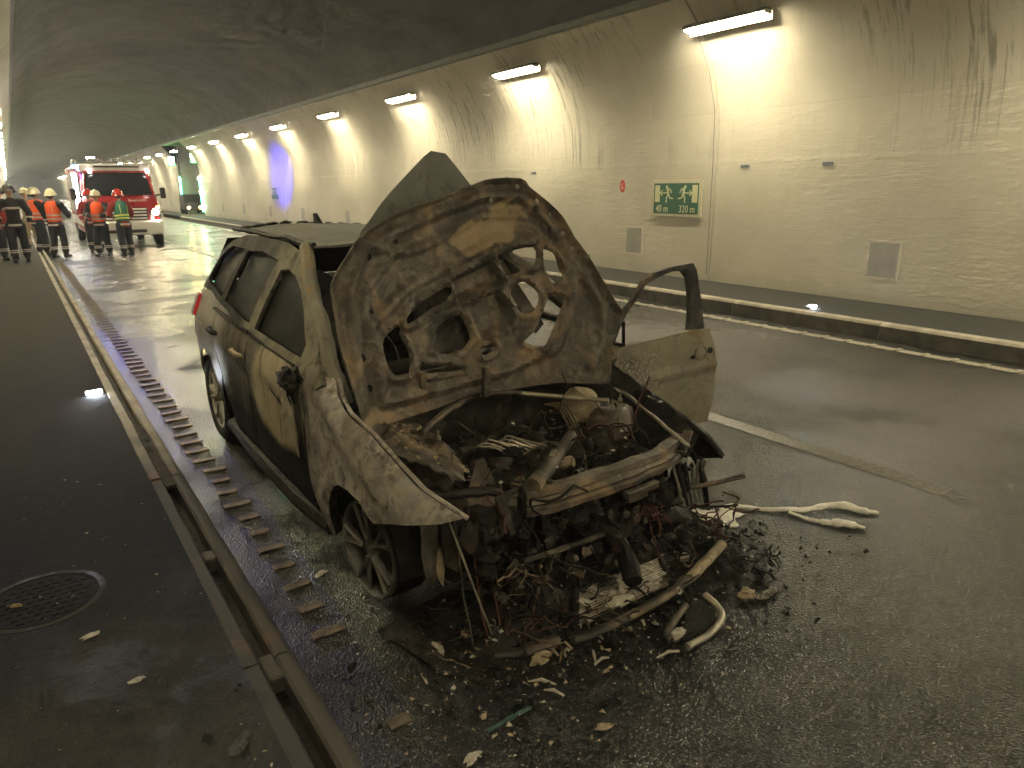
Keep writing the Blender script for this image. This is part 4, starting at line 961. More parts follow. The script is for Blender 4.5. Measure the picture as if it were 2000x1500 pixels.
# ---- wheels
def wheel(x, y, zc, R, tyre, face, steer=0, label=None):
    rim_mat = 'rimgrey' if tyre else 'shaded_burnt_rim'  # bare rim is burnt, with shade also put into its dark colour
    # one part: rim, spokes, disc and tyre hang below it; face = -1 looks to the left
    T = Matrix.Translation((x, y, zc)) @ Matrix.Rotation(steer, 4, 'Z') @ Matrix.Rotation(-pi/2 if face < 0 else pi/2, 4, 'Y')
    m = MB(); m.lathe([(R, .0), (R*.985, .012), (R*.93, .004), (R*.90, -.03), (R*.87, -.10), (R*.90, -.17), (R*.985, -.19), (R, -.20), (R*1.0, -.186), (R*.93, -.165), (R*.905, -.10), (R*.94, -.03), (R, -.012), (R, 0)], 40, T)
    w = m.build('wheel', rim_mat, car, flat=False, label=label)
    m = MB()
    for k in range(5):
        a0 = 2*pi*k/5+.3
        for s in (-1, 1):
            a = a0+s*.20; b = a0+s*.07
            p = [T @ Vector((R*.20*cos(b), R*.20*sin(b), -.012)), T @ Vector((R*.55*cos((a+b)/2), R*.55*sin((a+b)/2), -.006)), T @ Vector((R*.93*cos(a), R*.93*sin(a), -.006))]
            m.tube(p, [R*.10, R*.085, R*.10], 6, sq=.55)
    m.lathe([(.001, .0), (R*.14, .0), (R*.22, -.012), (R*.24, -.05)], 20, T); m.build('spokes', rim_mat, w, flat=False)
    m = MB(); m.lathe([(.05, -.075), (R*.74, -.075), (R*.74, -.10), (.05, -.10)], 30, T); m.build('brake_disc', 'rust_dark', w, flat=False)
    if tyre:
        m = MB(); m.lathe([(R*.97, .004), (R*1.08, .022), (R*1.25, .024), (R*1.36, .008), (R*1.39, -.03), (R*1.39, -.17), (R*1.36, -.208), (R*1.25, -.224), (R*1.08, -.22), (R*.97, -.2)], 40, T); m.build('tyre', 'tyre', w, flat=False)
    else:
        m = MB(); a0 = 3.6      # charred remnant of the tyre and its wire beads
        m.lathe([(R*.95, -.02), (R*1.04, -.03), (R*1.05, -.17), (R*.95, -.18)], 40, T); m.jitter(.012, 14); m.build('tyre', 'char', w, flat=False)
    return w
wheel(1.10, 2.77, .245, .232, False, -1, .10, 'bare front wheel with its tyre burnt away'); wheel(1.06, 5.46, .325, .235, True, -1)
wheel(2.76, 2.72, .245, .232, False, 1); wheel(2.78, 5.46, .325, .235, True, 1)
# hanging strips of burnt liner beside the front wheel
for x, y, z0, z1, w, mt in ((1.20, 2.36, .58, .22, .035, 'rust_pipe'), (1.30, 2.34, .58, .26, .05, 'rust_dark'), (1.25, 2.37, .40, .20, .02, 'ashtan')):
    m = MB(); m.panel([(-w, z0), (w, z0-.02), (w*1.2, (z0+z1)/2), (w*.4, z1), (-w*.8, z1+.05), (-w*1.1, (z0+z1)/2)], [], .025, lambda u, z: (x+u, y+.02*nz((u*9, z*7, x)), z), .006); m.build('liner_strip', mt, car, flat=False)
# ------------------------------------------------------------------ engine bay and front end
def bar(name, pts, r, mat, par=car, n=8, k=4, jit=.006, js=14, sq=1.0):
    m = MB(); P = spline(pts, k) if len(pts) > 2 else [Vector(pts[0]).lerp(Vector(pts[1]), i/6) for i in range(7)]
    rr = r if not isinstance(r, (list, tuple)) else [r[min(len(r)-1, int(i*len(r)/len(P)))] for i in range(len(P))]
    m.tube(P, rr, n, sq=sq); m.jitter(jit, js, random.random()*9); return m.build(name, mat, par, flat=False)
# bumper beam: swept hat section, dented
def beam(name, pts, hgt, dep, mat, par=car, k=8):
    P = spline(pts, k); m = MB(); prof = [(-dep, -hgt), (-dep*1.1, -hgt*.55), (-dep*.7, -hgt*.35), (-dep*1.15, 0), (-dep*.7, hgt*.35), (-dep*1.05, hgt*.55), (-dep*.85, hgt), (dep, hgt), (dep, -hgt)]
    n = len(prof); rb = 0
    for i, p in enumerate(P):
        t = (P[min(i+1, len(P)-1)]-P[max(i-1, 0)]).normalized(); nn = Vector((-t.y, t.x, 0)).normalized()
        q = 1-.25*abs(nz((p.x*7, p.y*7, 2)))
        for a, b in prof: m.v.append(p+nn*(-a)*-1*1.0*q+Vector((0, 0, b*q+.006*nz((p.x*9, b*30, 1)))))
    for i in range(len(P)-1): m.f += [(i*n+j, i*n+(j+1) % n, (i+1)*n+(j+1) % n, (i+1)*n+j) for j in range(n)]
    m.f += [tuple(range(n))[::-1], tuple(range((len(P)-1)*n, len(P)*n))]; m.v = [tuple(v) for v in m.v]
    return m.build(name, mat, par, flat=False)
bb = beam('bumper_beam', [(1.60, 2.235, .545), (1.75, 2.20, .55), (2.10, 2.195, .553), (2.40, 2.225, .555), (2.64, 2.30, .56)], .058, .035, 'rust_beam')
m = MB(); m.box((2.22, 2.155, .47), (.22, .035, .035), rotz(.06), bev=.005); m.build('tow_bracket', 'rust_beam', bb)
m = MB(); m.box((2.20, 2.16, .435), (.13, .02, .02), rotz(.06)); m.build('tow_bracket', 'rust_beam', bb)
m = MB(); m.box((2.60, 2.24, .60), (.16, .05, .012), rotz(.5) @ roty(-.5), bev=.003); m.build('beam_end_tab', 'rust_beam', bb)
bar('cross_member', [(1.22, 2.47, .545), (1.34, 2.44, .55), (1.47, 2.34, .55), (1.58, 2.26, .54)], .045, 'rust_pipe', jit=.012)
bar('cross_member', [(1.24, 2.42, .60), (1.4, 2.36, .60), (1.52, 2.28, .60)], .020, 'rust_dark', jit=.012)
m = MB(); m.prism([(0, 0), (.16, .02), (.10, -.16), (.04, -.20)], lambda a, b, c: (1.46+a*.75, 2.25+c, .60+b), 0, .006); m.jitter(.012, 16); m.build('headlamp_bracket', 'rust_dark', car)
m = MB(); m.prism([(0, 0), (.04, 0), (.11, -.20), (.08, -.20)], lambda a, b, c: (1.44+a, 2.22+c, .62+b), 0, .005); m.jitter(.01, 14); m.build('headlamp_bracket', 'rust_pipe', car)
# frame rails, towers, subframe
for x, s in ((1.42, 1), (2.46, 1)):
    bar('frame_rail', [(x, 2.26, .50), (x, 2.6, .49), (x-.02, 3.1, .45)], .055, 'rust_dark', jit=.01)
for x, y, z in ((1.34, 2.66, .72), (2.50, 2.70, .68)):
    m = MB(); m.lathe([(.17, -.30), (.155, -.08), (.13, -.01), (.10, .02), (.055, .02), (.05, -.01), (.001, -.01)], 20, Matrix.Translation((x, y, z))); m.jitter(.02, 12); m.build('strut_tower', 'rust_pipe', car, flat=False)
    for k in range(3):
        a = k*2.1; m = MB(); m.lathe([(.001, .02), (.012, .02), (.014, 0), (.006, 0), (.006, .045), (.001, .045)], 8, Matrix.Translation((x+.085*cos(a), y+.085*sin(a), z+.02))); m.build('stud', 'alu', car)
# inner wing panel (left), crusted with ash
def iw(x, y): return (x, y, .80-.5*max(0, x-1.24)+.30*(y-2.7)*.5+.03*nz((x*12, y*9, 2))+.02*nz((x*30, y*24, 5)))
m = MB(); m.panel([(1.10, 3.0), (1.12, 2.75), (1.17, 2.45), (1.24, 2.28), (1.34, 2.30), (1.46, 2.50), (1.50, 2.75), (1.42, 3.0)], [], .02, iw, .01); m.build('inner_wing', 'rust_pipe', car, flat=False)
m = MB()
for i in range(70):
    x = random.uniform(1.2, 1.45); y = random.uniform(2.4, 2.9); q = Vector(iw(x, y)); m.ell(q+Vector((0, 0, .006)), (random.uniform(.006, .02), random.uniform(.006, .025), random.uniform(.004, .01)), 6, 4, lump=.6)
m.build('ash_crust', 'ashtan', car, kind='stuff')
m = MB(); m.prism([(0, 0), (.05, .10), (.10, .12), (.16, -.02), (.13, -.05)], lambda a, b, c: (1.40+a*.9, 2.36+.10*a+c, .62+b), 0, .006); m.jitter(.012, 20); m.build('torn_sheet', 'rust_pipe', car)
def iwr(x, y): return (x, y, .66+.6*(x-2.66)+.25*(y-2.6)+.03*nz((x*12, y*9, 7))+.015*nz((x*30, y*24, 5)))
m = MB(); m.panel([(2.78, 3.05), (2.76, 2.6), (2.72, 2.25), (2.60, 2.22), (2.48, 2.45), (2.46, 2.8), (2.50, 3.05)], [], .025, iwr, .01); m.build('inner_wing', 'char', car, flat=False)
# cowl, wiper tray
m = MB(); m.box((2.26, 2.97, .855), (.48, .10, .05), rotz(-.20), bev=.015); m.v = [v for v in m.v]; m.jitter(.02, 16); m.build('cowl_panel', 'char', car, flat=False)
m = MB(); m.panel([(1.14, 2.95), (1.5, 3.02), (2.0, 3.10), (2.6, 3.0), (2.7, 3.14), (1.14, 3.16)], [], .05, lambda x, y: (x, y, .84+.03*nz((x*9, y*9, 0))), .02); m.build('cowl_panel', 'char', car, flat=False)
bar('wiper_linkage', [(1.36, 2.70, .78), (1.60, 2.86, .80), (1.84, 2.98, .81)], .016, 'rust_pipe')
bar('strut_brace', [(1.85, 2.99, .80), (2.02, 2.98, .79), (2.2, 2.80, .775), (2.38, 2.57, .775)], .013, 'alu')
bar('strut_brace', [(1.33, 2.62, .77), (1.20, 2.86, .82)], .012, 'rust_dark')
m = MB(); m.lathe([(.001, .075), (.04, .07), (.085, .045), (.105, .0), (.105, -.06), (.09, -.08)], 22, Matrix.Translation((2.39, 2.80, .71)) @ Matrix.Rotation(.3, 4, 'X')); m.jitter(.008, 12); m.build('brake_booster', 'ashtan', car, flat=False)
bar('air_hose', [(2.05, 3.0, .78), (2.22, 2.97, .80), (2.34, 2.93, .79), (2.40, 2.87, .76)], .032, 'char', jit=.012)
# engine
m = MB(); m.box((1.86, 2.74, .44), (.50, .52, .30), bev=.05); m.v = m.v
eb = m.jitter(.03, 5).build('engine_block', 'rust_dark', car, flat=False)
rnd = random.Random(5)
for i in range(26):
    x = rnd.uniform(1.52, 2.20); y = rnd.uniform(2.38, 2.98); z = .50+rnd.uniform(0, .14)-.10*abs(x-1.86); kind = rnd.random(); mt = rnd.choice(['char', 'char', 'rust_dark', 'rust_pipe', 'char'])
    m = MB(); R = Matrix.Rotation(rnd.uniform(0, 3.1), 3, 'Z') @ Matrix.Rotation(rnd.uniform(-.7, .7), 3, 'X')
    if kind < .35: m.box((x, y, z), (rnd.uniform(.05, .13), rnd.uniform(.04, .10), rnd.uniform(.03, .09)), R, bev=.01)
    elif kind < .7: m.lathe([(.001, .04), (.03, .04), (.036, .03), (.036, -.04), (.02, -.05)], 14, Matrix.Translation((x, y, z)) @ R.to_4x4() @ Matrix.Scale(rnd.uniform(.6, 1.3), 4))
    else: m.ell((x, y, z), (rnd.uniform(.03, .06), rnd.uniform(.03, .07), rnd.uniform(.02, .05)), 12, 8, lump=.5)
    m.jitter(.01, 20, i); m.build('engine_part', mt, eb, flat=False)
for x, y, z, r in ((1.845, 2.50, .60, .026), (1.99, 2.42, .575, .030), (1.70, 2.42, .545, .024), (1.62, 2.60, .57, .020)):
    m = MB(); m.lathe([(r*.55, -.03), (r*.55, .02), (r*.8, .028), (r, .02), (r, -.03)], 16, Matrix.Translation((x, y, z)) @ Matrix.Rotation(rnd.uniform(.6, 1.2), 4, 'X') @ Matrix.Rotation(rnd.uniform(-.5, .5), 4, 'Y')); m.build('pipe_socket', rnd.choice(['ashtan', 'rust_pipe']), eb, flat=False)
bar('exhaust_pipe', [(1.63, 2.215, .615), (1.75, 2.30, .62), (1.87, 2.38, .625)], .040, 'rust_pipe', eb, 12, jit=.004); bar('exhaust_pipe', [(1.87, 2.38, .625), (1.98, 2.45, .64), (2.09, 2.52, .66)], .029, 'rust_pipe', eb, 12, jit=.004)
m = MB(); m.lathe([(.043, -.012), (.05, -.010), (.05, .010), (.043, .012)], 16, Matrix.Translation((1.87, 2.38, .627)) @ Matrix.Rotation(-.95, 4, 'Z') @ Matrix.Rotation(pi/2, 4, 'Y')); m.build('clamp', 'alu', eb)
for i in range(7):     # injector lines
    x = 1.60+i*.035; bar('fuel_line', [(x, 2.72-i*.01, .62), (x+.03, 2.66, .66+.01*(i % 3)), (x+.10, 2.62-.01*i, .65), (x+.16, 2.56, .62)], .0055, 'alu', eb, 5, jit=.006)
for i in range(4): bar('brake_line', [(2.14+i*.02, 2.80, .74), (2.15+i*.02, 2.72, .745), (2.16+i*.02, 2.66, .70), (2.15+i*.02, 2.58, .62), (2.13+i*.03, 2.50, .56)], .006, 'wiretan', car, 5, jit=.005)
# headlamp remains at the right corner
for i in range(6):
    x = 2.52+i*.035; bar('lamp_slat', [(x, 2.24-i*.012, .50), (x+.03, 2.22, .38), (x+.05, 2.2, .26)], .008, rnd.choice(['char', 'alu', 'rust_dark']), car, 5)
bar('headlamp_frame', [(2.66, 2.28, .56), (2.72, 2.22, .42), (2.76, 2.20, .22)], .016, 'char'); bar('headlamp_frame', [(2.60, 2.25, .34), (2.72, 2.17, .36), (2.88, 2.08, .40)], .013, 'rust_beam')
# lower structure
bar('coolant_hose', [(1.80, 2.50, .34), (1.95, 2.42, .30), (2.06, 2.31, .28), (2.10, 2.16, .22), (2.02, 1.98, .14)], .042, 'char', jit=.01)
bar('anti_roll_bar', [(1.56, 2.19, .30), (1.76, 2.16, .31), (1.975, 2.14, .32)], .013, 'rust_dark', jit=.003)
bar('subframe', [(1.30, 2.5, .22), (1.6, 2.42, .20), (2.2, 2.42, .20), (2.55, 2.5, .22)], .05, 'char', jit=.02)
m = MB(); m.lathe([(.001, .05), (.06, .05), (.075, .03), (.075, -.03), (.06, -.05), (.001, -.05)], 20, Matrix.Translation((1.82, 2.36, .27)) @ Matrix.Rotation(pi/2, 4, 'X')); m.build('belt_pulley', 'char', car, flat=False)
m = MB(); m.ell((1.36, 2.28, .44), (.05, .04, .07), 12, 8, lump=.4); m.build('horn', 'rust_dark', car, flat=False)
for x, mt in ((1.37, 'wirered'), (1.30, 'rust_dark'), (1.44, 'wirered')):
    bar('hanging_cable', [(x, 2.32, .56), (x-.01, 2.27, .40), (x-.03, 2.20, .22), (x-.05, 2.10, .06)], .0045, mt, car, 5)
bar('hanging_cable', [(1.20, 2.18, .60), (1.25, 2.13, .38), (1.31, 2.06, .12)], .004, 'alu', car, 5)
# wiring: looms fanned through the bay
def tangle(name, mat, n, cen, spread, r, par, seed, kink=.12, length=7):
    R = random.Random(seed); m = MB()
    for i in range(n):
        p = Vector((R.gauss(cen[0], spread[0]), R.gauss(cen[1], spread[1]), max(.01, cen[2]+R.uniform(0, 1)*spread[2]))); d = Vector((R.gauss(0, 1), R.gauss(0, .8), R.gauss(-.1, .7))).normalized(); pts = [p.copy()]
        for k in range(length):
            d = (d+Vector((R.gauss(0, .55), R.gauss(0, .55), R.gauss(-.08, .45)))).normalized(); p = p+d*kink*R.uniform(.3, .8); p.z = max(.008, p.z); pts.append(p.copy())
        m.tube(pts, r*R.uniform(.6, 1.5), 4, cap=False)
    return m.build(name, mat, par, flat=False, kind='stuff')
tangle('wiring', 'char', 70, (1.95, 2.62, .46), (.26, .18, .14), .0045, car, 1)
tangle('wiring', 'wiretan', 18, (1.85, 2.55, .48), (.25, .16, .12), .003, car, 2)
tangle('wiring', 'wirered', 12, (1.42, 2.48, .55), (.04, .05, .12), .0035, car, 3, .08); tangle('wiring', 'wirered', 12, (2.38, 2.55, .56), (.06, .06, .10), .0035, car, 4, .09)
tangle('wiring', 'wirered', 16, (2.30, 2.22, .22), (.08, .04, .16), .003, car, 5, .07); tangle('wiring', 'wiretan', 34, (1.55, 2.20, .08), (.09, .05, .26), .003, car, 6, .08)
tangle('wiring', 'char', 50, (1.95, 2.26, .06), (.35, .09, .30), .0045, car, 7, .10); tangle('wiring', 'wirered', 16, (2.76, 2.14, .05), (.03, .04, .26), .0035, car, 9, .06)
# lumps of melted plastic and scraps caught in the bay
m = MB(); R = random.Random(12)
for i in range(150):
    x, y = R.uniform(1.3, 2.7), R.uniform(2.2, 3.0); z = .40+R.uniform(0, .22); s = R.uniform(.008, .03); m.ell((x, y, z), (s, s*R.uniform(.5, 1.6), s*R.uniform(.4, 1)), 7, 5, lump=.7)
m.build('melted_lumps', 'char', car, kind='stuff')
m = MB()
for i in range(90):
    x, y = R.uniform(1.45, 2.6), R.uniform(2.25, 2.95); z = .50+R.uniform(0, .16); s = R.uniform(.004, .016); a = R.uniform(0, 6)
    m.add([(x+s*cos(a+k*1.6)*R.uniform(.4, 1.3), y+s*sin(a+k*1.6)*R.uniform(.4, 1.3), z+R.uniform(-.4, .4)*s) for k in range(4)], [(0, 1, 2, 3)])
m.build('ash_scraps', 'ashwhite', car, kind='stuff')

# melted mass filling the nose under the beam
m = MB(); R = random.Random(33)
for i in range(120):
    x, y = R.uniform(1.35, 2.62), R.uniform(2.22, 2.42); z = R.uniform(.05, .45); s = R.uniform(.02, .06); m.ell((x, y, z), (s*R.uniform(.6, 1.5), s, s*R.uniform(.5, 1.3)), 8, 6, lump=.8)
m.jitter(.015, 16); m.build('melted_mass', 'char', car, flat=False, kind='stuff')
m = MB()
for i in range(60):
    x, y = R.uniform(1.40, 2.6), R.uniform(2.14, 2.26); z = R.uniform(.06, .42); s = R.uniform(.008, .026); m.ell((x, y, z), (s*R.uniform(.5, 1.6), s*.6, s*R.uniform(.5, 1.6)), 7, 5, lump=.9)
m.jitter(.008, 22); m.build('melted_mass', 'rust_pipe', car, flat=False, kind='stuff')
# ------------------------------------------------------------------ fire engine (van type), front at y = 26.5
tr = empty('fire_engine', (3.02, 28.6, 0), 'red and cream fire service van facing the camera with lit headlight', 'fire engine')
TX = 3.03; TW = 1.08
def tside(name, poly, x0, x1, mat, par=tr, bevel=0): 
    m = MB(); m.prism(poly, lambda y, z, x: (x, y, z), x0, x1); return m.build(name, mat, par)
# cab and bonnet as lofted sections: (y, z) outline of the nose, narrowed to the front
def loft(name, secs, mat, par=tr, nside=9):
    """secs: list of (y, z0, z1, halfwidth, corner radius)"""
    m = MB(); n = 0
    for y, z0, z1, hw, r in secs:
        pts = []
        for cxs, czs, a0 in ((1, 1, 0), (-1, 1, 90), (-1, -1, 180), (1, -1, 270)):
            for k in range(5):
                a = radians(a0+k*22.5); pts.append((TX+cxs*(hw-r)+r*cos(a), y, (z1-r if czs > 0 else z0+r)+r*sin(a)))
        n = len(pts); m.v += pts
    for i in range(len(secs)-1): m.f += [(i*n+j, i*n+(j+1) % n, (i+1)*n+(j+1) % n, (i+1)*n+j) for j in range(n)]
    m.f += [tuple(range(n))[::-1], tuple(range((len(secs)-1)*n, len(secs)*n))]
    return m.build(name, mat, par, flat=False)
body = loft('body', [(26.50, .42, 1.18, .98, .10), (26.62, .40, 1.45, 1.05, .12), (26.95, .40, 1.62, 1.08, .10), (27.25, .40, 1.75, 1.08, .10), (27.30, .40, 2.02, 1.07, .12), (27.72, .40, 2.50, 1.03, .14), (28.1, .40, 2.60, 1.05, .10), (28.3, .40, 2.62, 1.08, .08), (33.2, .40, 2.64, 1.08, .08)], 'truckred')
m = MB()     # windscreen
for z, y, hw in ((1.66, 26.93, 1.00), (2.38, 27.36, .90)): m.v += [(TX+s*hw, y+.13*abs(s)**3, z) for s in (-1, -.5, 0, .5, 1)]
m.f = [(i, i+1, i+6, i+5) for i in range(4)]; ws = m.build('windscreen', 'vanglass', tr, flat=False)
for s in (-1, 1): m = MB(); m.tube([(TX+s*1.01, 27.05, 1.62), (TX+s*.91, 27.49, 2.40)], .035, 8); m.build('windscreen_pillar', 'truckred', tr)
for s in (-.45, .3): m = MB(); m.tube([(TX+s, 26.98, 1.66), (TX+s+.28, 27.02, 1.74)], .012, 5); m.build('wiper', 'blackplastic', ws)
# roof cap with visor and light bar
loft('roof_cap', [(27.38, 2.40, 2.60, 1.02, .05), (27.55, 2.40, 2.66, 1.07, .07), (28.3, 2.42, 2.68, 1.08, .07)], 'truckwhite')
m = MB(); m.box((TX+.05, 27.36, 2.56), (1.35, .03, .05)); m.build('visor_slot', 'blackplastic', tr)
m = MB(); m.box((TX, 27.375, 2.405), (1.9, .03, .06)); m.build('red_stripe', 'truckred', tr)
for s in (-.74, .95): m = MB(); m.box((TX+s, 27.34, 2.41), (.10, .04, .10), bev=.01); m.build('marker_lamp', 'markerlight', tr)
lb = MB(); lb.box((TX+.05, 27.75, 2.77), (1.55, .30, .13), bev=.03); lbo = lb.build('light_bar', 'truckgrey', tr)
for i in range(6): m = MB(); m.box((TX-.62+i*.27, 27.585, 2.77), (.22, .03, .09), bev=.008); m.build('lens', 'chrome', lbo)
m = MB(); m.box((TX-.62, 27.75, 2.85), (.24, .2, .05), bev=.015); m.build('work_lamp', 'markerlight', lbo)
m = MB(); m.lathe([(.001, .17), (.06, .16), (.085, .10), (.09, .0), (.001, 0)], 18, Matrix.Translation((TX-1.13, 27.6, 2.62))); bc = m.build('beacon', 'truckgrey', tr, flat=False)
m = MB(); m.lathe([(.093, .03), (.097, .06), (.093, .09)], 18, Matrix.Translation((TX-1.13, 27.6, 2.50))); m.ell((TX-1.16, 27.5, 2.56), (.045, .03, .045), 10, 8); m.build('beacon_light', 'blue', bc)
# grille, bumper, lamps, plate
m = MB(); m.box((TX+.0, 26.47, 1.07), (1.32, .05, .40), bev=.03); gr = m.build('grille', 'blackplastic', tr)
for i in range(4): m = MB(); m.box((TX, 26.44, .92+i*.10), (1.26, .03, .045), bev=.01); m.build('grille_bar', 'truckwhite', gr)
m = MB(); m.lathe([(.105, -.01), (.12, 0), (.105, .01)], 24, Matrix.Translation((TX, 26.42, 1.09)) @ Matrix.Rotation(pi/2, 4, 'X'))
for k in range(3): a = pi/2+k*2*pi/3; m.tube([(TX, 26.42, 1.09), (TX+.11*cos(a), 26.42, 1.09+.11*sin(a))], [.014, .006], 6)
m.build('badge', 'chrome', gr)
loft('front_bumper', [(26.34, .42, .80, .95, .10), (26.46, .38, .86, 1.08, .10), (26.62, .38, .86, 1.10, .10)], 'truckwhite')
m = MB(); m.box((TX, 26.33, .70), (.55, .02, .12), bev=.005); m.build('number_plate', 'truckwhite', tr); m = MB(); m.box((TX, 26.335, .52), (1.1, .03, .10), bev=.01); m.build('air_intake', 'blackplastic', tr)
for s in (-1, 1):
    m = MB(); m.panel([(.70, .98), (.98, 1.00), (1.07, 1.14), (1.06, 1.33), (.94, 1.30), (.76, 1.16)], [], .06, lambda u, z: (TX+s*u, 26.40+.22*max(0, u-.72)+.10*(z-1.0), z), .03, flip=s > 0); h = m.build('headlight', 'chrome', tr, flat=False)
    m = MB(); m.ell((TX+s*.90, 26.42, 1.10), (.085, .05, .085), 14, 10); m.build('lamp', 'headlight', h, flat=False)
    m = MB(); m.ell((TX+s*.985, 26.47, 1.26), (.06, .04, .05), 12, 8); m.build('indicator', 'blinker', h, flat=False)
    m = MB(); m.ell((TX+s*.78, 26.40, .93), (.035, .03, .035), 10, 8); m.build('fog_lamp', 'markerlight', h, flat=False)
    m = MB(); m.box((TX+s*1.31, 27.15, 1.71), (.17, .09, .36), rotz(s*.15), bev=.04); mr = m.build('mirror', 'blackplastic', tr); m = MB(); m.tube([(TX+s*1.05, 27.25, 1.62), (TX+s*1.24, 27.18, 1.66)], .03, 6); m.build('mirror_arm', 'blackplastic', mr)
    for y in (27.25, 31.6):
        T = Matrix.Translation((TX+s*.98, y, .36)) @ Matrix.Rotation(s*pi/2, 4, 'Y')
        m = MB(); m.lathe([(.20, .10), (.30, .11), (.355, .08), (.36, 0), (.355, -.08), (.30, -.11), (.20, -.10)], 28, T); w = m.build('wheel', 'tyre', tr, flat=False); m = MB(); m.lathe([(.001, .07), (.08, .08), (.17, .05), (.205, .10)], 24, T); m.build('rim', 'truckgrey', w, flat=False)
        m = MB(); m.lathe([(.43, -.02), (.445, .115), (.41, .115)], 24, T); m.build('wheel_arch', 'blackplastic', tr, flat=False)
    m = MB(); m.panel([(27.35, 1.65), (28.15, 1.68), (28.15, 2.28), (27.70, 2.30)], [], .2, lambda y, z: (TX+s*(1.088 if z < 1.8 else 1.075), y, z), .01, flip=s < 0); m.build('side_window', 'vanglass', tr)
    m = MB(); m.box((TX+s*1.083, 28.23, 1.5), (.008, .015, 2.1)); m.build('door_gap', 'blackplastic', tr)
    m = MB(); m.box((TX+s*1.085, 30.7, .80), (.008, 4.8, .30)); m.build('side_band', 'truckwhite', tr)
    for y in (28.8, 30.3, 31.8): m = MB(); m.box((TX+s*1.088, y, 1.75), (.012, 1.35, 1.35), bev=.004); m.build('locker_shutter', 'truckgrey', tr)
for s, w, st in ((-1, .03, 1), (1, .03, 1)):
    m = MB(); m.box((TX+s*.82, 26.75, 1.40), (.05, .5, .03), rotx(.75)); m.build('bonnet_stripe', 'truckwhite', tr)
text('feuerwehr', .13, (3.47, 26.60, 1.455), tr, 'truckwhite', rot=(radians(70), 0, 0))
# column of work lights on the left front corner
wl = MB(); wl.box((1.84, 27.5, 1.72), (.13, .10, 1.36), bev=.02); wlo = wl.build('work_light_column', 'truckgrey', tr)
for i in range(9): m = MB(); m.box((1.835, 27.44, 1.13+i*.148), (.125, .03, .115), bev=.01); m.build('lamp', 'worklight', wlo)
m = MB(); m.box((1.90, 27.5, 2.2), (.1, .05, .05)); m.build('bracket', 'truckgrey', wlo)
# turning blue beacon: wall beam, and one added to tint the near walkway
def spot(name, loc, target, power, ang, col, blend=.6, par=tr, rad=.05):
    d = bpy.data.lights.new(name, 'SPOT'); d.energy = power; d.color = col; d.spot_size = ang; d.spot_blend = blend; d.shadow_soft_size = rad
    o = bpy.data.objects.new(name, d); COL.objects.link(o); o.parent = par; o.location = Vector(loc)-Vector(ROOT[par.name])
    o.rotation_euler = (Vector(target)-Vector(loc)).to_track_quat('-Z', 'Y').to_euler(); return o
spot('beacon_beam', (TX+.75, 27.5, 3.05), (9.85, 31.6, 2.35), 5200, radians(25), (.03, .03, 1.0), 1.0)
spot('beacon_beam', (TX-1.22, 27.2, 2.62), (.25, 3.4, .1), 300, radians(8), (.10, .14, 1.0), 1.0)
spot('headlamp_beam', (TX+.90, 26.30, 1.10), (TX+1.0, 14.0, -.1), 45, radians(44), (1.0, .78, .45), .8)
spot('headlamp_beam', (TX-.90, 26.30, 1.10), (TX-.9, 14.0, -.1), 30, radians(44), (1.0, .78, .45), .8)

# dark car waiting in the niche
fc = empty('parked_car', (9.95, 52.2, .205), 'dark car with yellow headlights standing in the lit niche', 'car')
FX, FY, FZ = 9.95, 52.0, .205
m = MB(); m.prism([(0, .25), (.05, .55), (.9, .72), (1.5, 1.25), (2.9, 1.28), (3.3, .85), (3.4, .3)], lambda y, z, x: (x, FY-1.0+y*.55, FZ+z), FX-.55, FX+.55); fb = m.build('body', 'blackplastic', fc)
m = MB(); m.add([(FX-.48, FY-1.0+.94*.55, FZ+.76), (FX+.48, FY-1.0+.94*.55, FZ+.76), (FX+.42, FY-1.0+1.44*.55, FZ+1.22), (FX-.42, FY-1.0+1.44*.55, FZ+1.22)], [(0, 1, 2, 3)]); m.v = [(x, y-.01, z+.01) for x, y, z in m.v]; m.build('windscreen', 'vanglass', fc)
for s in (-1, 1):
    m = MB(); m.ell((FX+s*.36, FY-1.0, FZ+.42), (.09, .04, .07), 10, 8); m.build('headlight', 'carlamp', fc)
    for y in (.6, 2.8): m = MB(); m.lathe([(.001, .07), (.2, .08), (.27, .05), (.27, -.05), (.2, -.08)], 18, Matrix.Translation((FX+s*.5, FY-1.0+y*.55, FZ+.27)) @ Matrix.Rotation(pi/2, 4, 'Y')); m.build('wheel', 'tyre', fc)
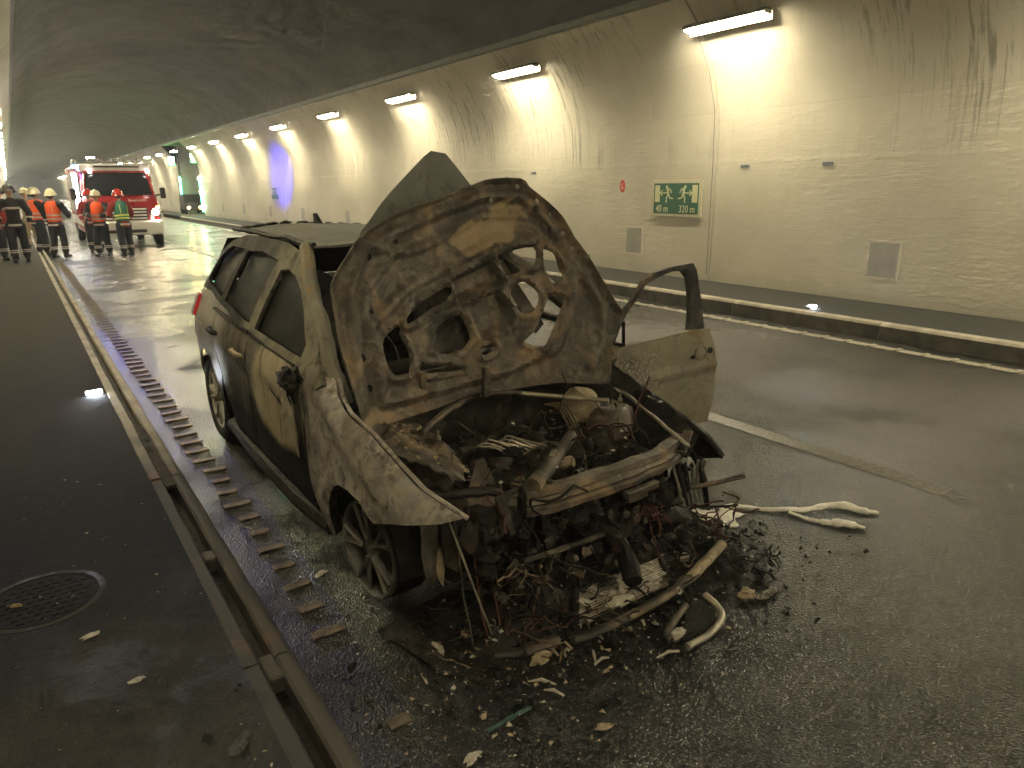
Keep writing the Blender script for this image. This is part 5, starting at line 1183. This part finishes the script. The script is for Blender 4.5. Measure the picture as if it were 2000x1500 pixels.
# ------------------------------------------------------------------ fire crew
def remesh(o, v=.02, it=6):
    md = o.modifiers.new('remesh', 'REMESH'); md.mode = 'VOXEL'; md.voxel_size = v; md.use_smooth_shade = True
    sm = o.modifiers.new('smooth', 'SMOOTH'); sm.factor = .5; sm.iterations = it
def person(loc, heading, h, label, jacket='navy', trousers='navy', vest=None, helmet='helmetcream', bands='bandsilver', arms=((.18, -.05), (.18, -.05)), stride=.06, lean=0.0, look=0.0, yellowband=False, bend=(.2, .2)):
    """heading: direction faced (0 = +y). arms: (swing sideways, swing forward) for left/right; bend: elbow bend"""
    S = h/1.80; r = empty('person', loc, label, 'person', 'fire crew standing by the van', heading)
    key = r.name; ROOT[key] = Vector((0, 0, 0))       # parts are modelled about the feet
    LN = lambda p: Vector((p[0]*S, (p[1]+lean*max(0, p[2]-.95))*S, p[2]*S))
    hip = {s: (s*.10, 0, .93) for s in (-1, 1)}; kn = {s: (s*.12, .03+s*stride*.5, .50) for s in (-1, 1)}; an = {s: (s*.13, -.02+s*stride, .09) for s in (-1, 1)}
    sh = {s: (s*.205, 0, 1.46) for s in (-1, 1)}; el = {}; wr = {}
    for i, s in enumerate((-1, 1)):
        a, f = arms[i]; el[s] = (s*(.205+a*.30+.03), f*.30, 1.46-.29); b = bend[i]
        wr[s] = (s*(.205+a*.34-.20*b*abs(b)), f*.30+.26*sin(b*1.5), 1.17-.25*cos(b*1.5))
    # body: one continuous mesh
    m = MB(); m.tube([LN(p) for p in ((0, 0, .90), (0, .01, 1.05), (0, .01, 1.25), (0, 0, 1.42), (0, 0, 1.50))], [.13*S, .125*S, .145*S, .13*S, .06*S], 10)
    m.tube([LN((0, 0, 1.47)), LN((0, .01, 1.60))], .052*S, 8); m.ell(LN((0, .015, 1.685)), (.075*S, .095*S, .115*S), 14, 10)
    m.tube([LN((0, .10, 1.69)), LN((0, .125, 1.665))], [.012*S, .018*S], 6)                       # nose
    for s in (-1, 1):
        m.ell(LN((s*.078, .0, 1.685)), (.012*S, .02*S, .032*S), 6, 5)                              # ear
        m.tube([LN(hip[s]), LN(kn[s]), LN(an[s])], [.085*S, .058*S, .042*S], 8); m.tube([LN((an[s][0], an[s][1]-.04, .05)), LN((an[s][0], an[s][1]+.17, .04))], [.04*S, .036*S], 6)
        m.tube([LN(sh[s]), LN(el[s]), LN(wr[s])], [.055*S, .043*S, .032*S], 8)
        d = (Vector(wr[s])-Vector(el[s])).normalized(); sd = Vector((0, 1, 0)); w0 = Vector(wr[s])
        m.tube([LN(w0), LN(w0+d*.09)], [.030*S, .040*S], 8, sq=.6)
        for k in range(4): p = w0+d*.08+sd*(.030-.020*k); q = p+d*(.075-.012*abs(k-1.3))+Vector((-s*.015, 0, 0)); m.tube([LN(p), LN((p+q)/2+Vector((s*.004, 0, 0))), LN(q)], .0115*S, 5)
        p = w0+d*.03+sd*.03; m.tube([LN(p), LN(p+d*.035+sd*.028), LN(p+d*.065+sd*.03)], .012*S, 5)
    b = m.build('body', 'skin_tone', r, flat=False); remesh(b, .016, 3)
    m = MB()      # eyes, mouth and brow
    for s in (-1, 1): m.ell(LN((s*.03, .098, 1.695)), (.012*S, .008*S, .007*S), 8, 5)
    m.build('eyes', 'blackplastic', b)
    m = MB(); m.tube([LN((-.022, .103, 1.625)), LN((.022, .103, 1.625))], .006*S, 5); m.build('mouth', 'redjacket', b)
    m = MB(); m.ell(LN((0, -.02, 1.70)), (.082*S, .09*S, .11*S), 12, 8); m.build('hair', 'boot', b, flat=False)
    # trousers, boots, jacket
    m = MB(); m.tube([LN((0, 0, 1.02)), LN((0, 0, .88))], [.165*S, .175*S], 12)
    for s in (-1, 1): m.tube([LN((hip[s][0], hip[s][1], .92)), LN(kn[s]), LN((an[s][0], an[s][1], .14))], [.118*S, .098*S, .085*S], 10)
    t = m.build('trousers', trousers, r, flat=False); remesh(t, .022, 3)
    for s in (-1, 1):
        m = MB(); m.tube([LN((an[s][0], an[s][1], .24)), LN((an[s][0], an[s][1], .08))], [.072*S, .06*S], 10); m.tube([LN((an[s][0], an[s][1]-.06, .05)), LN((an[s][0], an[s][1]+.08, .055)), LN((an[s][0], an[s][1]+.19, .042))], [.05*S, .055*S, .04*S], 8); m.build('boot', 'boot', r, flat=False)
        for z in (.30, .255):
            q = Vector(an[s]).lerp(Vector(kn[s]), (z-.09)/.41); m = MB(); m.tube([LN((q.x, q.y, z-.014)), LN((q.x, q.y, z+.014))], .099*S, 14, cap=False); m.build('reflective_band', bands, t, flat=False)
    m = MB(); m.tube([LN(p) for p in ((0, 0, .82), (0, 0, .95), (0, .005, 1.15), (0, 0, 1.36), (0, 0, 1.47), (0, 0, 1.535))], [.195*S, .185*S, .185*S, .20*S, .17*S, .085*S], 14, sq=.78)
    for s in (-1, 1): m.tube([LN((sh[s][0]*.75, 0, 1.45)), LN(sh[s]), LN(el[s]), LN(Vector(wr[s]).lerp(Vector(el[s]), .08))], [.085*S, .092*S, .078*S, .062*S], 10)
    j = m.build('jacket', jacket, r, flat=False); remesh(j, .022, 3)
    for z, rr in ((.90, .203), (1.30, .208)):
        m = MB(); m.tube([LN((0, 0, z-.025)), LN((0, 0, z+.025))], rr*S, 20, cap=False, sq=.80); m.build('reflective_band', bands, j, flat=False)
    for s in (-1, 1):
        q = Vector(el[s]).lerp(Vector(wr[s]), .45); d = (Vector(wr[s])-Vector(el[s])).normalized()*.022; m = MB(); m.tube([LN(q-d), LN(q+d)], .079*S, 12, cap=False); m.build('reflective_band', bands, j, flat=False)
    if vest:
        m = MB(); prof = [(.98, .196), (1.10, .204), (1.25, .215), (1.38, .224), (1.46, .205), (1.53, .120)]
        m.tube([LN((0, 0, z)) for z, q in prof], [q*S for z, q in prof], 18, cap=False, sq=.80)
        m.build('vest', vest, r, flat=False)
        for z in ((1.06, 1.16) if not yellowband else (1.05, 1.13)):
            m = MB(); m.tube([LN((0, 0, z-.022)), LN((0, 0, z+.022))], .213*S, 20, cap=False, sq=.82); m.build('vest_band', 'bandyellow' if yellowband else bands, r, flat=False)
        for s in (-1, 1): m = MB(); m.tube([LN((s*.09, -.168, 1.18)), LN((s*.095, -.178, 1.32)), LN((s*.10, -.165, 1.44))], .020*S, 6, sq=.4); m.build('vest_band', 'bandyellow' if yellowband else bands, r, flat=False)
    # helmet
    c = LN((0, .0, 1.735)); T = Matrix.Translation(c) @ Matrix.Rotation(.12, 4, 'X')
    m = MB(); m.lathe([(.001, .125), (.05, .118), (.10, .085), (.128, .03), (.134, -.02), (.150, -.045), (.146, -.055), (.125, -.035)], 22, T @ Matrix.Scale(1.12, 4, (0, 1, 0)) @ Matrix.Scale(S, 4)); hm = m.build('helmet', helmet, r, flat=False)
    m = MB(); m.tube([T @ Vector((0, -.14, .02)), T @ Vector((0, -.09, .10)), T @ Vector((0, .0, .133)), T @ Vector((0, .10, .10)), T @ Vector((0, .14, .02))], .016*S, 6); m.build('crest', helmet, hm, flat=False)
    m = MB(); m.tube([LN((-.115, -.03, 1.68)), LN((0, -.125, 1.655)), LN((.115, -.03, 1.68))], [.03*S, .045*S, .03*S], 6); m.build('neck_guard', 'boot', hm, flat=False)
    ROOT[key] = Vector(loc); return r
person((.02, 21.7, .10), pi, 1.84, 'person in a dark jacket and dark helmet walking nearest along the left kerb', 'darkjacket', 'navy', None, 'helmetdark', 'bandsilver', stride=.10, arms=((.30, .05), (.32, -.1)))
person((.95, 23.7, 0), radians(-35), 1.82, 'person with cream helmet and closed orange vest seen from behind, beside the kerb', 'navy', 'navy', 'vestorange', 'helmetcream', arms=((.2, .1), (.3, .35)), bend=(.3, .8))
person((.60, 24.9, 0), radians(-80), 1.86, 'person in orange vest and cream helmet, partly hidden behind the one with closed orange vest', 'navy', 'navy', 'vestorange', 'helmetcream', arms=((.1, .3), (.1, .3)), bend=(.8, .8))
person((.40, 26.4, .10), pi, 1.76, 'person in a beige coat and cream helmet farthest back by the kerb', 'beige', 'beige', None, 'helmetcream')
person((2.00, 23.4, 0), radians(160), 1.78, 'person facing the camera with orange vest and cream helmet in front of the van', 'navy', 'navy', 'vestorange', 'helmetcream', arms=((.25, .25), (.2, .3)), bend=(1.0, 1.0))
person((2.55, 23.0, 0), radians(18), 1.80, 'person with red helmet and green vest seen from behind in front of the van', 'redjacket', 'navy', 'vestgreen', 'helmetred', 'bandsilver', arms=((.2, .35), (.25, .2)), lean=.10, yellowband=True, bend=(.9, .5))
person((1.95, 25.0, 0), radians(175), 1.80, 'person in a red jacket and red helmet half hidden beside the work lights', 'redjacket', 'navy', None, 'helmetred', arms=((.3, .1), (.2, .1)), bend=(.4, .4))
person((-.22, 22.6, .10), radians(200), 1.78, 'person in a red jacket at the left picture edge against the wall', 'redjacket', 'navy', None, 'helmetdark', arms=((.25, .1), (.25, .1)))
# ------------------------------------------------------------------ debris on the road
R = random.Random(21)
# fallen radiator: core of fins between two tanks
ra = empty('radiator', (1.98, 2.05, 0), 'burnt radiator core with ash-caked fins lying before the car', 'radiator')
a, b, c, d = Vector((1.70, 1.985, .045)), Vector((1.80, 2.13, .10)), Vector((2.30, 2.09, .11)), Vector((2.25, 1.975, .05))
m = MB()
for i in range(26):
    t = i/25; p = a.lerp(b, t); q = d.lerp(c, t); o = Vector((0, 0, .004*(i % 2)))
    m.tube([p+o, p.lerp(q, .33)+o+Vector((0, 0, .008*nz((i*.3, 1, 0)))), p.lerp(q, .66)+o+Vector((0, 0, .010*nz((i*.3, 5, 0)))), q+o], .0035, 4)
m.build('fins', 'alu', ra, kind='stuff')
m = MB(); m.panel([(0, 0), (1, 0), (1, 1), (0, 1)], [], .05, lambda u, v: tuple(a.lerp(d, u).lerp(b.lerp(c, u), v)+Vector((0, 0, -.012+.012*nz((u*9, v*5, 1))))), .012, flip=True); m.build('core', 'rust_pipe', ra, flat=False)
for p, q in ((a, b), (d, c)): m = MB(); m.tube([p, p.lerp(q, .5), q], .018, 8); m.jitter(.01, 14); m.build('end_tank', 'char', ra, flat=False)
m = MB()
for i in range(60): t, u = R.random(), R.random(); p = a.lerp(d, u).lerp(b.lerp(c, u), t); s = R.uniform(.006, .022); m.ell(p+Vector((0, 0, .006)), (s, s*R.uniform(.5, 1.4), s*.4), 6, 4, lump=.8)
m.build('ash_crust', 'ashwhite', ra, kind='stuff')
# lower bumper bar lying across the pile
bar2 = empty('bumper_bar', (1.95, 1.88, 0), 'long curved grey metal bar lying in front of the burnt car', 'metal bar')
def bar3(name, pts, r, mat, par, sq=1.0, jit=.004):
    m = MB(); P = spline(pts, 5); m.tube(P, r, 10, sq=sq); m.jitter(jit, 16, R.random()*5); return m.build(name, mat, par, flat=False)
bar3('bar', [(1.60, 1.90, .06), (1.72, 1.885, .06), (1.90, 1.868, .075), (2.14, 1.875, .09), (2.30, 1.90, .10)], .022, 'rust_pipe', bar2, .8)
bar3('bar_end', [(2.30, 1.90, .10), (2.40, 1.925, .11), (2.50, 1.95, .12), (2.62, 1.98, .135)], .026, 'ashtan', bar2, .8)
m = MB(); m.lathe([(.008, 0), (.017, 0), (.017, .006)], 12, Matrix.Translation((2.18, 1.858, .098)) @ Matrix.Rotation(1.1, 4, 'X')); m.build('bolt_eye', 'ashwhite', bar2)
b4 = empty('bar_fragment', (1.42, 1.97, 0), 'short grey-brown bar fragment left of the long curved bar', 'metal bar')
bar3('bar', [(1.30, 2.03, .04), (1.36, 2.0, .04), (1.41, 1.975, .04)], .024, 'rust_dark', b4, .7); bar3('plate', [(1.41, 1.975, .045), (1.48, 1.965, .05), (1.56, 1.945, .055)], .030, 'rust_pipe', b4, .6)
# bent frame piece with mesh
fr = empty('grille_frame', (2.12, 1.70, 0), 'bent U-shaped frame with blackened mesh at the right of the pile', 'frame')
bar3('frame_side', [(2.165, 1.80, .06), (2.06, 1.765, .05), (1.975, 1.735, .03), (1.965, 1.70, .02)], .016, 'rust_pipe', fr); bar3('frame_side', [(1.99, 1.635, .02), (2.12, 1.635, .025), (2.24, 1.665, .04), (2.285, 1.73, .05), (2.285, 1.80, .07)], .016, 'alu', fr)
m = MB()
for i in range(16): t = i/15; p = Vector((1.99, 1.66, .02)).lerp(Vector((2.16, 1.80, .05)), t); q = Vector((2.22, 1.67, .03)).lerp(Vector((2.29, 1.80, .06)), t); m.tube([p, q], .0035, 4)
m.build('mesh', 'char', fr, kind='stuff')
def lump(x, y, z, s, mat, label, name='melted_lump', cat='melted lump'):
    m = MB(); m.ell((x, y, z), s, 16, 10, lump=.55, ls=2.2); m.jitter(.008, 22, x); return m.build(name, mat, None, flat=False, origin=(x, y, 0), label=label, cat=cat)
lump(1.455, 1.925, .022, (.045, .026, .022), 'ashtan', 'pale tan melted lump under the short bar fragment'); lump(2.50, 1.735, .025, (.04, .035, .028), 'ashtan', 'brown melted lump at the right end of the debris')
lump(2.59, 1.69, .016, (.075, .020, .014), 'rust_pipe', 'curved brown shell fragment right of the debris', 'shell_fragment', 'fragment'); lump(2.02, 1.712, .024, (.042, .022, .024), 'ashwhite', 'pale curl of metal inside the bent frame')
lump(2.42, 2.04, .10, (.022, .02, .022), 'ashwhite', 'small pale ring-like lump behind the curved bar'); lump(1.93, 1.965, .085, (.075, .03, .016), 'ashwhite', 'white ash clot on the lower edge of the radiator')
lump(1.15, 2.22, .02, (.014, .05, .012), 'ashwhite', 'narrow pale splinter standing left of the pile', 'splinter', 'splinter')
# two white melted strands
def strand(pts, rad, label):
    m = MB(); P = spline(pts, 7); rr = [rad[min(len(rad)-1, int(i*len(rad)/len(P)))]*(1+.25*nz((i*.5, rad[0]*90, 0))) for i in range(len(P))]
    m.tube(P, rr, 12, sq=.65); m.jitter(.010, 11); return m.build('melted_strand', 'foamwhite', None, flat=False, origin=(pts[0][0], pts[0][1], 0), label=label, cat='melted strand', group='white melted strands on the road')
strand([(3.12, 2.40, .016), (3.23, 2.36, .018), (3.38, 2.19, .02), (3.52, 2.085, .024), (3.66, 2.05, .03), (3.73, 1.985, .028), (3.77, 1.90, .02), (3.82, 1.83, .018)], [.016, .020, .022, .024, .024, .020, .026, .028, .014], 'longer upper white twisted melted strand on the wet asphalt')
strand([(3.40, 2.13, .014), (3.44, 1.995, .016), (3.485, 1.915, .02), (3.54, 1.865, .022), (3.575, 1.78, .016)], [.012, .014, .022, .036, .030, .014], 'shorter lower white melted strand with a swollen end on the asphalt')
m = MB(); m.panel(smooth([(3.02, 2.52), (3.06, 2.43), (3.12, 2.44), (3.22, 2.37), (3.17, 2.33), (3.20, 2.28), (3.10, 2.27), (3.05, 2.20), (2.99, 2.25), (3.04, 2.33), (2.95, 2.36), (2.97, 2.43)], 3), [], .016, lambda x, y: (x+.012*nz((x*30, y*30, 4)), y+.012*nz((x*30, y*30, 8)), .004+.012*abs(nz((x*24, y*24, 0)))), .004); m.build('melted_puddle', 'foamwhite', None, flat=False, origin=(3.1, 2.38, 0), label='pale crust of melted plastic where the strands begin', cat='melted crust')
# sooty heap under the front: real relief
def heap(x, y):
    h = .20*exp(-((x-1.95)/.62)**2-((y-2.24)/.20)**2)+.09*exp(-((x-2.70)/.22)**2-((y-2.06)/.24)**2)+.08*exp(-((x-1.48)/.2)**2-((y-2.12)/.14)**2)
    return h*(.7+.6*nz((x*9, y*9, 1)))+.012*nz((x*22, y*22, 3))-.006
m = MB(); m.panel([(1.0, 2.5), (1.08, 2.1), (1.25, 1.88), (1.6, 1.76), (2.0, 1.70), (2.4, 1.72), (2.7, 1.78), (2.95, 1.95), (2.95, 2.3), (2.7, 2.55), (1.4, 2.6)], [], .025, lambda x, y: (x, y, heap(x, y)+.006), .002); m.build('soot_heap', 'char', None, flat=False, kind='stuff', label='heap of wet black soot and cinders under the front', cat='soot')
# small flakes, splinters, cinders: nobody could count them
def flakes(name, mat, n, fn, smin, smax, lift, seed, label, cat):
    Q = random.Random(seed); m = MB()
    for i in range(n):
        x, y = fn(Q); s = smin*(smax/smin)**(Q.random()**2.2); z = max(.004, heap(x, y)+.006 if 1.0 < x < 2.95 and 1.7 < y < 2.6 else .004)
        if x < .44: z = .104
        elif x < .70: continue
        a = Q.uniform(0, 6.3); el = Q.uniform(.3, 1.0); k = Q.choice((3, 4, 5)); P = []
        for j in range(k): t = a+j*2*pi/k; u, v = cos(t)*s*Q.uniform(.5, 1.2), sin(t)*s*el*Q.uniform(.5, 1.2); P.append((x+u*cos(a)-v*sin(a), y+u*sin(a)+v*cos(a), z+Q.uniform(0, 1)*s*lift))
        top = (x, y, z+s*lift*Q.uniform(.4, 1.2)); m.add(P+[top], [(j, (j+1) % k, k) for j in range(k)]+[tuple(range(k))[::-1]])
    m.build(name, mat, None, kind='stuff', label=label, cat=cat)
g = lambda cx, cy, sx, sy: (lambda Q: (Q.gauss(cx, sx), Q.gauss(cy, sy)))
flakes('ash_flakes', 'ashwhite', 420, g(1.85, 1.97, .50, .17), .003, .020, .8, 1, 'white ash flakes scattered over the black heap', 'ash')
flakes('ash_flakes', 'ashwhite', 170, g(1.10, 1.75, .30, .26), .002, .013, .6, 2, 'white ash flakes scattered on the black road before the heap', 'ash')
flakes('cinders', 'ashtan', 380, g(1.7, 1.98, .50, .20), .004, .022, .9, 3, 'tan cinders scattered over the black heap', 'cinders'); flakes('cinders', 'ashtan', 130, g(1.05, 1.78, .30, .26), .003, .014, .6, 4, 'tan cinders on the black road at the bottom', 'cinders')
flakes('cinders', 'char', 1500, g(1.95, 2.02, .60, .22), .006, .034, 1.1, 5, 'black cinders spread round the burnt front', 'cinders'); flakes('cinders', 'alu', 160, g(1.9, 2.0, .45, .16), .004, .020, 1.2, 8, 'shiny metal scraps in the black heap', 'scraps')
flakes('grit', 'ashtan', 110, lambda Q: (Q.uniform(-.45, .42), Q.uniform(1.4, 5.0)), .003, .014, .4, 6, 'tan grit scattered on the left walkway', 'grit'); flakes('grit', 'ashwhite', 60, lambda Q: (Q.uniform(.72, 1.2), Q.uniform(2.0, 5.2)), .003, .014, .4, 7, 'pale chips on the road beside the kerb', 'grit')
for i in range(14):
    x, y = R.gauss(1.7, .4), R.gauss(1.86, .12); m = MB(); a = R.uniform(0, 3.1); l = R.uniform(.04, .11); z = heap(x, y)+.02
    m.tube([(x, y, z), (x+cos(a)*l*.5, y+sin(a)*l*.5, z+.012), (x+cos(a)*l, y+sin(a)*l, z-.004)], [.005, .007, .003], 5); m.jitter(.004, 30); m.build('splinter', R.choice(['ashwhite', 'ashtan', 'alu']), None, origin=(x, y, 0), label=['pale splinter on the black debris heap', 'thin pale splinter among the cinders before the curved bar'][i % 2], cat='splinter', group='splinters on the debris heap')
tangle('wire_tangle', 'wirered', 40, (1.52, 2.10, .01), (.08, .05, .12), .0028, None, 31, .05)
tangle('wire_tangle', 'char', 80, (2.0, 2.08, .02), (.40, .09, .09), .004, None, 32, .055); tangle('wire_tangle', 'wiretan', 60, (1.9, 2.06, .02), (.38, .08, .09), .0026, None, 33, .05); tangle('wire_tangle', 'char', 60, (2.68, 2.0, .01), (.09, .10, .07), .0035, None, 34, .05)
for o in COL.objects:
    if o.name.startswith('wire_tangle'): tag(o, {'wirered': 'reddish burnt wires', 'char': 'black burnt wires', 'wiretan': 'tan burnt wires'}[[k for k, v in MAT.items() if v == o.data.materials[0]][0]]+' tangled in the debris heap', 'wires')
# pieces lying apart
m = MB(); m.box((1.17, 1.735, .010), (.20, .018, .010), rotz(.05), bev=.003); m.build('glass_strip', 'teal', None, origin=(1.17, 1.735, 0), label='thin teal strip lying on the black road at the bottom', cat='strip')
for x, y, s, mt, lab in ((-.02, 3.01, .03, 'ashwhite', 'white shard on the left walkway by the crack'), (-.27, 3.45, .028, 'leaf', 'thin brown leaf at the left picture edge'), (.10, 2.60, .025, 'hatch', 'grey pebble on the left walkway'), (.97, 3.09, .035, 'ashwhite', 'white curled scrap on the rumble strip'), (.33, 2.06, .05, 'drainbed', 'flat grey stone at the lower picture edge'), (.97, 1.66, .035, 'ashwhite', 'spiky white ash scrap at the bottom of the picture'), (1.42, 1.51, .03, 'ashtan', 'tan oblong chip on the road at the bottom')):
    m = MB(); z = .108 if x < .44 else .012
    m.ell((x, y, z), (s, s*.5, s*.22), 9, 5, lump=.9, ls=2.0, rot=rotz(R.uniform(-.5, .8))); m.build('scrap', mt, None, origin=(x, y, 0), label=lab, cat='scrap')

# torn scraps of sheet metal in the heap
for i in range(30):
    x, y = R.gauss(2.0, .28), R.uniform(1.92, 2.24); s = R.uniform(.02, .055); a = R.uniform(0, 3.1); tl = R.uniform(-.7, .7); zz = heap(x, y)+.012
    k = R.choice((4, 5, 6)); pl = [(cos(6.283*j/k)*s*R.uniform(.5, 1.2), sin(6.283*j/k)*s*R.uniform(.35, .9)) for j in range(k)]
    m = MB(); m.panel(pl, [], .016, lambda u, v: (x+u*cos(a)-v*sin(a), y+u*sin(a)+v*cos(a), zz+u*tl*.6+.5*s*abs(nz((u*14+i, v*14, 0)))), .002)
    m.build('metal_scrap', R.choice(['rust_pipe', 'rust_beam', 'alu', 'rust_dark', 'char', 'char']), None, flat=False, origin=(x, y, 0), label='torn scrap of burnt sheet metal in the debris heap', cat='metal scrap', group='metal scraps in the heap')
# ------------------------------------------------------------------ thin smoke hanging in the tunnel
HAZE = 0.0021
m = MB(); m.box((CX, (Y0+Y1)/2, 3.3), (19, Y1-Y0+6, 8.9)); hz = m.build('haze', 'ceiling', None, kind='stuff', label='thin pale smoke haze filling the tunnel', cat='haze')
hm = bpy.data.materials.new('haze'); hm.use_nodes = True; hn = hm.node_tree
for n_ in list(hn.nodes):
    if n_.type == 'BSDF_PRINCIPLED': hn.nodes.remove(n_)
pv = hn.nodes.new('ShaderNodeVolumePrincipled'); pv.inputs['Density'].default_value = HAZE; pv.inputs['Color'].default_value = (.82, .84, .86, 1); pv.inputs['Anisotropy'].default_value = .2
hn.links.new(pv.outputs[0], hn.nodes['Material Output'].inputs['Volume']); hz.data.materials.clear(); hz.data.materials.append(hm)
